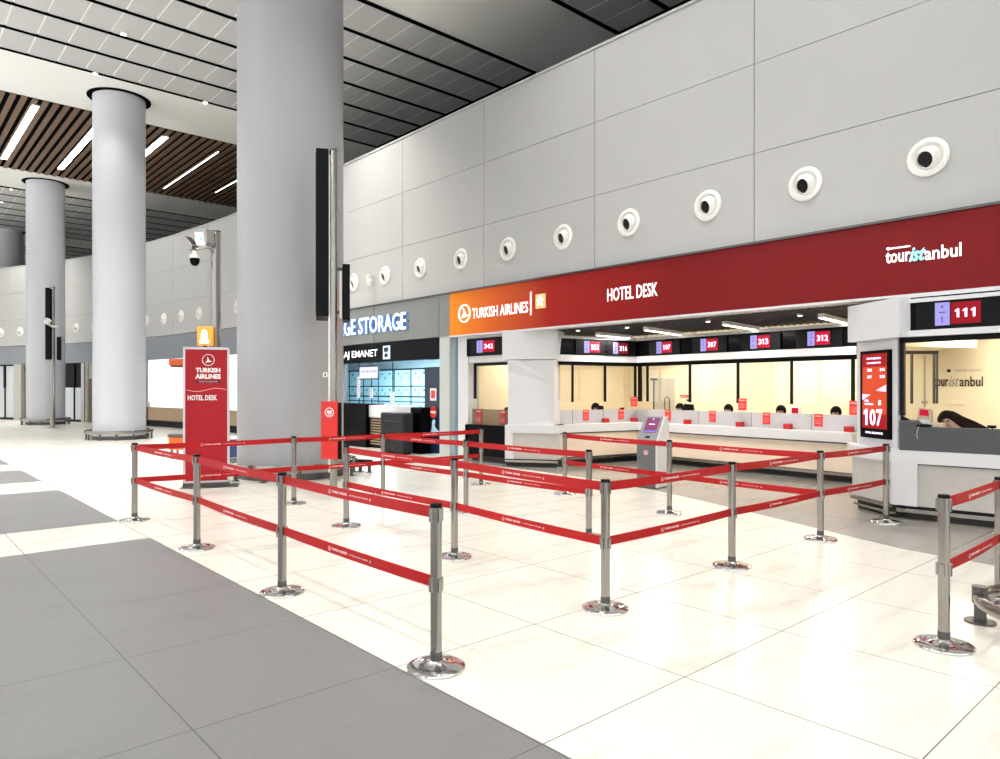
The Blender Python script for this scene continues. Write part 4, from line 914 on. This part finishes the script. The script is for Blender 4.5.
# passage between
b = NB(); PQ.box(b, -.28, S(458), 0, 3.0, 1.9, 2.0); obj('wall_passage', b, mat('passage_wall', (.5, .42, .28), .6), kind='structure')
PV = Plane((11.3, 13.62), (11.3, 13.16)); b = NB(); PV.box(b, 0, PV.L, 2.28, 2.85, 0, .08); t = obj('passage_screen', b, M_black, bevel=.01); tag(t, 'dark screen with faint violet picture in the narrow passage left of the desks', 'screen')
b = NB(); PV.box(b, .03, PV.L-.03, 2.42, 2.78, -.006, 0); o = obj('display', b, mat('faint_violet_screen', (.12, .08, .18), .4, emit=.3), t)
b = NB(); PV.box(b, .02, PV.L-.02, 0, .95, .0, .3); o = obj('passage_cabinet', b, M_black, bevel=.01); tag(o, 'dark low cabinet in the narrow passage left of the desks', 'cabinet')

# ================================================================== TOUR DESK (right)
f0 = at(891, 9.2); f1 = Vector((10.04, 2.32, 0)); dirr = (f1-f0).normalized(); f2 = f0+dirr*6.5; fb = at(851, 10.05)
PT = Plane(f0, f2); PSd = Plane(fb, f0)
t = thing('tour_desk', 'white framed tour desk with grey inset fronts and dark grey riser at the right', 'counter', PT.p(2, 0))
b = NB(); PT.box(b, 0, 6.4, .73, .885, 0, .8); PT.box(b, 0, .30, .185, .73, 0, .3); prism(b, [xy(fb), xy(f0), xy(PT.p(.0, 0, .8)+Vector((0, .0, 0))), xy(fb+Vector((.6, .3, 0)))], .73, .885); obj('white_frame', b, M_white, t)
b = NB(); PT.box(b, .30, 6.4, .185, .73, .04, .8); obj('inset_panel', b, M_greylam, t)
b = NB(); PT.box(b, .30, 6.4, .715, .732, .02, .05); obj('shadow_line', b, M_dsteel, t)
b = NB(); PSd.box(b, 0, PSd.L, .185, .73, .02, .5); obj('side_panel', b, M_greylam, t)
b = NB(); PT.box(b, .12, 6.4, 0, .185, .16, .8); PSd.box(b, 0.0, PSd.L-.05, 0, .16, .10, .5); obj('kick_plate', b, M_kick, t)
b = NB(); PT.box(b, .05, 6.4, .09, .14, .06, .1); PSd.box(b, 0, PSd.L-.05, .14, .18, -.01, .05); PSd.box(b, 0, PSd.L-.05, .05, .08, .04, .1); obj('foot_rail', b, M_steel, t)
s0 = Plane(PT.A+PT.n*.12, PT.B+PT.n*.12).s_of(899.5)
b = NB(); PT.box(b, s0, 6.4, .885, 1.195, .12, .20); obj('dark_riser', b, M_driser, t)
b = NB(); PT.box(b, s0-.01, s0+.26, .885, 1.265, .14, .62); obj('raised_end_box', b, M_driser, t, bevel=.01)
b = NB(); PT.box(b, s0+.24, 6.4, .76, .80, .20, .8); obj('worktop', b, M_white, t)
# screen pillar
PI = Plane(at(857, 10.35), at(897.5, 9.45)); LI = PI.L; S = PI.s_of
t = thing('screen_pillar', 'white pillar carrying the tall orange screen between counter and tour desk', 'pillar', PI.p(LI/2, 0))
b = NB(); PI.box(b, 0, LI, .885, 2.40, 0, .10); obj('shaft', b, M_white, t)
PK = Plane(at(851, 10.35), at(903, 9.25)); b = NB(); PK.box(b, 0, PK.L, 2.36, 2.88, -.05, .9); obj('top_block', b, M_white, t)
t = thing('tall_orange_screen', 'tall portrait screen showing 107 in white on orange, framed in black', 'screen', PI.p(LI/2, 1))
q0, q1 = S(863.5), S(892.3); b = NB(); PI.box(b, q0, q1, .995, 2.215, -.05, 0); obj('bezel', b, M_gloss, t)
w_ = q1-q0; A_ = lambda f: q0+w_*f
b = NB(); PI.box(b, A_(.10), A_(.93), 1.13, 2.17, -.056, -.05); obj('orange_picture', b, M_sorange, t)
b = NB(); PI.box(b, A_(.10), A_(.93), 1.99, 2.17, -.060, -.056); PI.box(b, A_(.10), A_(.93), 1.13, 1.33, -.058, -.056); obj('red_bars', b, mat('bar_red_screen', (.05, .002, .002), .5, emit=.7, ecol=(.55, .01, .015), spec=.1), t)
b = NB(); PI.poly(b, [(A_(.10), 1.52), (A_(.40), 1.60), (A_(.10), 1.61)], -.060, -.058); PI.poly(b, [(A_(.58), 1.66), (A_(.93), 1.64), (A_(.93), 1.74)], -.060, -.058); obj('wing_shapes', b, mat('pale_lilac_shape', (.7, .5, .75), .4, emit=.8), t)
b = NB(); text(b, PI, '107', A_(.13), A_(.82), 1.17, 1.40, -.060, .003, bold=.02)
text(b, PI, 'NOW SERVING', A_(.27), A_(.76), 2.09, 2.12, -.062, .002, bold=.03); text(b, PI, 'CAGIRILIYOR', A_(.27), A_(.76), 2.03, 2.055, -.062, .002, bold=.03)
for f0_, s_ in ((.28, '322'), (.72, '216')): text(b, PI, s_, A_(f0_), A_(f0_+.17), 1.925, 1.965, -.060, .002, bold=.05)
for f0_, s_ in ((.28, '387'), (.72, '313')): text(b, PI, s_, A_(f0_), A_(f0_+.17), 1.83, 1.87, -.060, .002, bold=.05)
text(b, PI, 'DESK', A_(.19), A_(.34), 1.50, 1.53, -.060, .002, bold=.03); text(b, PI, 'NUMBER', A_(.19), A_(.50), 1.455, 1.48, -.060, .002, bold=.03); text(b, PI, '8', A_(.67), A_(.76), 1.455, 1.53, -.060, .002, bold=.03)
text(b, PI, 'STAR ALLIANCE', A_(.2), A_(.80), 1.055, 1.085, -.052, .002, bold=.03); obj('screen_text', b, M_slet, t)
# tour window: header, band, frames
PH2 = Plane((10.17, 3.29), (10.10, -3.5)); S = PH2.s_of
t = thing('tour_window_header', 'white header with black display band above the tour desk', 'sign', PH2.p(2, 2.3))
x0 = S(902); b = NB(); PH2.box(b, x0-.02, 6.6, 2.36, 2.44, -.03, .45); PH2.box(b, x0-.02, 6.6, 2.80, 2.85, -.03, .45); obj('white_surround', b, M_white, t)
b = NB(); PH2.box(b, x0, 6.6, 2.44, 2.80, 0, .45); PH2.box(b, x0, 6.6, 2.85, 2.87, .0, .45); obj('black_face', b, M_gloss, t)
b = NB(); PH2.box(b, x0-.05, 6.6, 2.29, 2.36, .05, .12); PH2.box(b, S(898), S(902.3), 1.33, 2.36, .05, .12); obj('black_frame', b, M_black, t)
b = NB(); PH2.box(b, x0, 6.6, 2.87, 2.89, -.01, .45); obj('white_trim', b, M_white, t)
numdisp(PH2, 957.5, 2.625, '111', '1', 'largest number display showing 111 above the tour desk', d=-.01, wd=.50, h=.30, red=mat('deep_red_screen', (.05, .002, .004), .5, emit=.7, ecol=(.45, .008, .02), spec=.1))
# inside of tour office
x0 = PW.s_of(933.5); x1 = PW.s_of(983); z0 = PW.z_of(958, 386.5); z1 = PW.z_of(958, 377.5)
b = NB(); text(b, PW, 'tour', x0, x0+(x1-x0)*.31, z0, z1, -.0, .01, bold=.01); text(b, PW, 'ist', x0+(x1-x0)*.32, x0+(x1-x0)*.53, z0, z1+.03, 0, .01, shear=.4, mi=1); text(b, PW, 'anbul', x0+(x1-x0)*.54, x1, z0, z1+.02, 0, .01, bold=.01)
PW.disc(b, x0+.28, z1+.14, .035, -.01, 0, 14); text(b, PW, 'TURKISH AIRLINES', x0+.38, x0+.85, z1+.12, z1+.16, 0, .004, mi=1); o = obj('wall_lettering', b, [M_blackt, mat('grey_print2', (.35, .33, .28), .5)]); tag(o, 'black tour company lettering on the cream back wall of the tour desk', 'lettering')
b = NB(); x0 = PW.s_of(950); x1 = PW.s_of(966); z0 = PW.z_of(958, 404.5); PW.box(b, x0, x1, z0, z0+.05, -.02, 0); o = obj('wall_tray', b, M_roomwall); tag(o, 'small cream wall tray below the black lettering', 'tray')
PG = Plane(at(902.5, 12.6), at(940, 12.6)); S = PG.s_of; Z = PG.z_of
t = thing('glass_partition', 'black framed glass partition inside the tour office', 'partition', PG.p(PG.L/2, 0))
b = NB(); PG.box(b, S(903), S(938.5), Z(920, 354), Z(920, 350.8), 0, .06); obj('top_rail', b, M_dsteel, t)
b = NB()
for px, wd in ((912.5, .025), (934.8, .02), (937.8, .015)): x = S(px); PG.box(b, x-wd/2, x+wd/2, 1.42, Z(px, 352), 0, .05)
obj('upright', b, M_dsteel, t)
b = NB(); PG.box(b, S(904), S(937), 0.05, Z(920, 353), .02, .03); obj('pane', b, M_glass, t)
x = S(924.3); b = NB(); PG.box(b, x-.01, x+.01, 1.35, Z(924, 356), -.02, 0); PG.box(b, x-.05, x+.03, Z(924, 403.5), Z(924, 401), -.05, 0); obj('door_edge', b, mat('tan_edge', (.45, .38, .25), .5), t)
PX_ = Plane(at(902.5, 13.2), at(977, 13.6)); b = NB(); PX_.box(b, 0, PX_.L, 2.47, 3.0, 0, 1.5); obj('ceiling', b, M_roomwall, kind='structure')
# desk items
Q = Plane(PT.A+PT.n*.45, PT.B+PT.n*.45); S = Q.s_of
t = thing('desk_display', 'small angled display with red screen standing on the tour desk riser', 'screen', Q.p(S(924), 1.2))
q0, q1 = S(917), S(930); b = NB(); Q.poly(b, [(q0-.01, 1.21), (q1+.02, 1.19), (q1+.01, 1.41), (q0+.02, 1.43)], 0, .10); obj('display_body', b, mat('tan_plastic', (.55, .45, .33), .5), t, bevel=.008)
b = NB(); Q.poly(b, [(q0+.03, 1.33), (q1-.01, 1.325), (q1-.02, 1.405), (q0+.035, 1.415)], -.006, 0); obj('red_screen', b, M_sred, t)
b = NB(); Q.box(b, q0+.02, q1, .80, 1.21, .02, .10); obj('stand', b, M_black, t)
q0, q1 = S(931), S(943); b = NB(); Q.box(b, q0, q1, .80, 1.235, 0, .2); o = obj('cardboard_box', b, mat('cream_carton', (.75, .62, .42), .7), bevel=.004); tag(o, 'cream box standing behind the tour desk riser next to the bent person', 'box')
Q2 = Plane(PT.A+PT.n*.16, PT.B+PT.n*.16); q0, q1 = Q2.s_of(917.5), Q2.s_of(931)
b = NB(); Q2.box(b, q0, q1, 1.195, 1.225, -.05, .08); o = obj('tape_dispenser', b, M_black, bevel=.005); tag(o, 'flat black item lying on the dark riser of the tour desk', 'stationery')
b = NB()
for k in range(7):
    x = q0+.01+k*.015; tube(b, [Q2.p(x, 1.23, 0), Q2.p(x+.02, 1.27+.01*(k % 3), -.01), Q2.p(x+.05, 1.24, -.03)], .006, 6)
tube(b, [Q2.p(q0+.03, 1.23, -.03), Q2.p(q0+.02, 1.18, -.06), Q2.p(q0+.0, 1.10, -.045), Q2.p(q0+.01, 1.04, -.045)], .004, 6)
o = obj('tangled_cable', b, mat('pale_green_cable', (.55, .62, .55), .5)); tag(o, 'small tangle of pale cable hanging over the tour desk riser', 'cable')
x = S(904); b = NB(); Q.poly(b, [(x-.02, 1.265), (x+.10, 1.265), (x-.01, 1.33)], -.10, -.04); o = obj('card_stand', b, M_black); tag(o, 'tiny black card stand on the raised end of the tour desk', 'stand')
x = S(992); b = NB(); Q.box(b, x-.05, x+.04, 1.19, 1.225, 0, .05); Q.box(b, x-.01, x+.01, .80, 1.2, .01, .04); o = obj('desk_webcam', b, M_black); tag(o, 'small black device peeking over the tour desk riser at the right edge', 'device')
# items peeking above the main riser
def monitor(P, px, z1, wd, d, label, screen=False, h=.22):
    Q = Plane(P.A+P.n*d, P.B+P.n*d); x = Q.s_of(px); t = thing('desk_monitor', label, 'monitor', Q.p(x, .74))
    b = NB(); Q.poly(b, [(x-wd/2, z1-h), (x+wd/2+.02, z1-h-.01), (x+wd/2, z1-.01), (x-wd/2+.01, z1)], 0, .05); obj('housing', b, M_black if not screen else M_wplast, t, bevel=.008)
    if screen: b = NB(); Q.box(b, x-wd/2+.03, x+wd/2-.03, z1-.13, z1-.02, -.006, 0); obj('red_picture', b, M_sred, t)
    b = NB(); Q.box(b, x-.03, x+.03, .755, z1-h+.02, .01, .04); obj('stand', b, M_black, t); b = NB(); Q.box(b, x-.1, x+.1, .74, .755, -.05, .12); obj('foot', b, M_black, t)
monitor(WING, 600.8, 1.29, .17, .75, 'black monitor beside the first head behind the counter, right of the white pillar')
monitor(MAIN, 688, 1.34, .26, .80, 'black monitor seen from behind near the office door')
monitor(MAIN, 795, 1.33, .20, .62, 'white desk display with red picture above the counter riser', True)
for P, px, lb in ((WING, 622, 'tiny black gadget on the riser near the inner counter corner'),):
    Q = Plane(P.A+P.n*.525, P.B+P.n*.525); x = Q.s_of(px); b = NB(); Q.box(b, x-.05, x+.05, 1.20, 1.225, -.02, .02); Q.box(b, x-.02, x+.05, 1.225, 1.24, -.02, .02); o = obj('desk_webcam', b, M_black); tag(o, lb, 'device')

# ================================================================== KIOSK
K0 = at(636.8, 12.12); K1 = at(657, 11.88); PKs = Plane(K0, K1); LK = PKs.L
t = thing('touchscreen_kiosk', 'grey and white self-service kiosk with slanted touch screen before the counter', 'kiosk', PKs.p(LK/2, 0, .2))
def kprof(bm, prof, x0, x1, mi=0):
    A = [bm.verts.new(PKs.p(x0, z, d)) for d, z in prof]; B = [bm.verts.new(PKs.p(x1, z, d)) for d, z in prof]; n = len(prof)
    bm.faces.new(A).material_index = mi; bm.faces.new(B).material_index = mi
    for i in range(n): bm.faces.new((A[i], A[(i+1) % n], B[(i+1) % n], B[i])).material_index = mi
prof = [(0, .02), (0, .79), (.30, 1.20), (.37, 1.20), (.40, 1.12), (.40, .02)]
b = NB(); kprof(b, prof, 0, LK-.03); obj('grey_body', b, mat('kiosk_grey', (.115, .115, .12), .4), t)
b = NB(); kprof(b, [(0.005, .02), (0.005, .79), (.30, 1.205), (.40, 1.205), (.46, .95), (.46, .02)], LK-.03, LK); kprof(b, [(.40, .02), (.40, 1.12), (.46, .95), (.46, .02)], .02, LK-.03); obj('white_shell', b, M_white, t)
nrm = Vector((0, 0, 0)); sl = lambda f, off: (.30*f-off*.807, .79+.41*f+off*.59)
def slant(bm, x0, x1, f0, f1, o0, o1, mi=0):
    pr = [sl(f0, o0), sl(f1, o0), sl(f1, o1), sl(f0, o1)]; kprof(bm, pr, x0, x1, mi)
b = NB(); slant(b, .005, LK-.035, .02, .98, .0, .012); obj('silver_face', b, mat('kiosk_silver', (.27, .27, .28), .35, .3), t)
b = NB(); slant(b, .07, LK-.07, .34, .93, .012, .018); sc = obj('touch_screen', b, mat('kiosk_screen', (.16, .03, .09), .3, emit=.5), t)
b = NB(); slant(b, .08, LK-.08, .36, .42, .018, .02, 0); slant(b, LK*.35, LK*.65, .66, .69, .018, .02, 1); slant(b, LK*.47, LK*.53, .86, .90, .018, .02, 1); obj('screen_icons', b, [mat('screen_blue', (.12, .12, .5), .4, emit=.5), M_slet], sc)
b = NB(); slant(b, LK*.38, LK*.60, .13, .20, .012, .016); obj('paper_slot', b, M_black, t)
b = NB(); PKs.disc(b, LK*.46, .605, .042, -.003, 0, 24, 0); PKs.ring(b, LK*.46, .605, .034, .040, -.006, -.003, 24, 1); PKs.poly(b, [(LK*.46-.012, .63), (LK*.46+.004, .61), (LK*.46+.016, .585), (LK*.46-.016, .585)], -.006, -.003, 1); obj('round_logo', b, [M_dred, M_ink], t)
b = NB(); PKs.box(b, -.01, LK+.01, 0, .02, -.01, .47); obj('base', b, M_dsteel, t)

# ================================================================== PEOPLE
def skin_mesh(name, verts, edges, rad, m, root, parent, sub=1):
    me = bpy.data.meshes.new(name); me.from_pydata(verts, edges, []); me.materials.append(m)
    o = bpy.data.objects.new(name, me); COL.objects.link(o); o.parent = parent
    sk = o.modifiers.new('skin', 'SKIN'); sk.use_smooth_shade = True
    if not me.skin_vertices: me.skin_vertices.new(name='')
    for i, r in enumerate(rad): v = me.skin_vertices[0].data[i]; v.radius = (r, r) if not isinstance(r, tuple) else r; v.use_root = (i == root)
    s = o.modifiers.new('sub', 'SUBSURF'); s.levels = sub; s.render_levels = sub
    return o
def person(label, loc, rz, pose='sit', hair=M_hair, top=M_shirt, hs=1.0):
    """seated clerk facing local -Y (towards the hall)"""
    t = thing('person', label, 'person', loc, rz, None)
    if pose == 'sit':
        J = dict(pel=(0, .08, .52), sp=(0, .06, .70), ch=(0, .02, .92), nk=(0, 0, 1.07), hd0=(0, -.03, 1.115), hd1=(0, -.05, 1.18), hd2=(0, -.03, 1.255))
    else:
        J = dict(pel=(.62, .10, .60), sp=(.50, .08, .80), ch=(.27, .02, 1.02), nk=(.13, -.02, 1.15), hd0=(.07, -.04, 1.20), hd1=(.02, -.06, 1.235), hd2=(0, -.03, 1.29))
    ch = Vector(J['ch']); pel = Vector(J['pel'])
    names = ['pel', 'sp', 'ch', 'nk', 'hd0', 'hd1', 'hd2']; V = [J[n] for n in names]; R = [(.14, .12), (.125, .10), (.15, .105), .052, .062, .078, .07]
    Ed = [(0, 1), (1, 2), (2, 3), (3, 4), (4, 5), (5, 6)]
    def add(v, r, pr): V.append(tuple(v)); R.append(r); Ed.append((pr, len(V)-1)); return len(V)-1
    arms = []
    for s in (-1, 1):
        sh = ch+Vector((s*.17, 0, .07)); el = ch+Vector((s*.21, -.10, -.17)); wr = Vector((ch.x+s*.13, ch.y-.34, .80))
        i = add(sh, .055, 2); i = add(el, .042, i); i = add(wr, .027, i); arms.append((sh, el, wr)); i = add(wr+Vector((-s*.005, -.06, .0)), (.034, .016), i)
        for k, ln in enumerate((.06, .07, .075, .065)):       # fingers
            q = wr+Vector((s*(-.03+.02*k), -.10, 0)); j = add(q, .009, i); j = add(q+Vector((0, -ln*.5, -.008)), .008, j); add(q+Vector((0, -ln, -.03)), .007, j)
        q = wr+Vector((-s*.045, -.055, -.005)); j = add(q, .010, i); add(q+Vector((-s*.015, -.035, -.008)), .008, j)
        hp = pel+Vector((s*.09, -.02, -.02)); kn = pel+Vector((s*.12, -.40, .0)); kn.z = .52; an = Vector((kn.x, kn.y-.02, .10))
        i = add(hp, .085, 0); i = add(kn, .058, i); i = add(an, .038, i); add(an+Vector((0, -.13, -.055)), .032, i)
    # nose and ears
    h1 = Vector(J['hd1']); body = skin_mesh('body', V, Ed, R, M_skin, 0, t, 1)
    N_ = [J['pel'], J['sp'], J['ch'], tuple(ch+Vector((0, 0, .09)))]; RN = [(.155, .135), (.142, .117), (.165, .12), (.085, .075)]; EN = [(0, 1), (1, 2), (2, 3)]
    for sh, el, wr in arms:
        N_ += [tuple(sh), tuple(el), tuple(wr.lerp(el, .2))]; RN += [.068, .055, .040]; k = len(N_); EN += [(2, k-3), (k-3, k-2), (k-2, k-1)]
    skin_mesh('shirt', N_, EN, RN, top, 0, t, 1)
    N_ = [J['pel']]; RN = [(.155, .13)]; EN = []
    for s in (-1, 1):
        hp = pel+Vector((s*.09, -.02, -.02)); kn = pel+Vector((s*.12, -.40, 0)); kn.z = .52; an = Vector((kn.x, kn.y-.02, .13)); N_ += [tuple(hp), tuple(kn), tuple(an)]; RN += [.10, .072, .055]; k = len(N_); EN += [(0, k-3), (k-3, k-2), (k-2, k-1)]
    skin_mesh('trousers', N_, EN, RN, M_trouser, 0, t, 1)
    b = NB(); h2 = Vector(J['hd2']); hc = (h1+h2)/2+Vector((0, .012, .012))
    if pose == 'sit':
        bmesh.ops.create_uvsphere(b, u_segments=24, v_segments=14, radius=.108); kill = [v for v in b.verts if v.co.y < -.05 and v.co.z < -.01]; bmesh.ops.delete(b, geom=kill, context='VERTS')
        for v in b.verts: v.co = Vector((v.co.x*.93*hs, v.co.y*1.05, v.co.z*1.12*hs))+hc+Vector((0, .008, 0))
        obj('hair', b, hair, t, local=True, smooth=True)
    else:
        path = [(hc+Vector((-.03, .035, -.01)), .085), (hc+Vector((.0, .03, .02)), .100), (hc+Vector((.05, .03, .015)), .095), (Vector((.16, .03, 1.235)), .085), (Vector((.28, .04, 1.185)), .08), (Vector((.40, .04, 1.13)), .07), (Vector((.52, .05, 1.07)), .05)]
        for (p0, r0), (p1, r1) in zip(path, path[1:]):
            for q in range(5):
                f = q/5; mtx = Matrix.Translation(p0.lerp(p1, f)); bmesh.ops.create_uvsphere(b, u_segments=18, v_segments=12, radius=r0+(r1-r0)*f, matrix=mtx)
        ho = obj('hair', b, hair, t, local=True, smooth=True); rm = ho.modifiers.new('merge', 'REMESH'); rm.mode = 'VOXEL'; rm.voxel_size = .012; rm.use_smooth_shade = True
    for s in (-1, 1):
        b = NB(); bmesh.ops.create_uvsphere(b, u_segments=10, v_segments=8, radius=.011); bmesh.ops.translate(b, verts=b.verts[:], vec=h1+Vector((s*.03, -.072, .015))); obj('eye', b, M_black, t, local=True, smooth=True)
    # chair
    c = thing('office_chair', 'dark office chair under the '+' '.join(label.split()[:11]), 'chair', loc, rz, 'office chairs behind the counters')
    off = Vector((pel.x, pel.y, 0))
    b = NB(); box(b, off.x-.22, off.x+.22, off.y-.22, off.y+.22, .36, .40); obj('seat', b, M_shirt, c, local=True, bevel=.02)
    b = NB(); box(b, off.x-.2, off.x+.2, off.y+.24, off.y+.28, .45, .80); box(b, off.x-.02, off.x+.02, off.y+.2, off.y+.25, .37, .5); obj('backrest', b, M_shirt, c, local=True, bevel=.01)
    b = NB(); cyl(b, off+Vector((0, 0, .05)), off+Vector((0, 0, .36)), .025, seg=12)
    for k in range(5): a = k*math.tau/5; tube(b, [off+Vector((0, 0, .08)), off+Vector((.26*math.cos(a), .26*math.sin(a), .03))], .018, 8)
    obj('base', b, M_black, c, local=True)
    return t
def seat_at(P, px, d, zt=0):
    Q = Plane(P.A+P.n*d, P.B+P.n*d); x = Q.s_of(px); v = Q.p(x, 0); return v, math.atan2(P.n.y, P.n.x)-math.pi/2
for P, px, d, lb in ((WING, 595, 1.15, 'person with black hair bending at the desk beside the black monitor, nearest the white pillar'), (MAIN, 680.5, 1.2, 'person half hidden left of the black monitor near the office door'),
                     (MAIN, 729, 1.2, 'person whose dark hair shows left of the hanging red notice'), (MAIN, 781.5, 1.15, 'person with black hair left of the white desk display'), (MAIN, 836.5, 1.15, 'person whose black hair just shows near the tall orange screen')):
    v, r = seat_at(P, px, d); person(lb, v, r)
v, r = seat_at(PT, 946, .95); person('person in brown with long dark hair leaning over behind the tour desk', v, r, 'lean', M_bhair, M_brown)
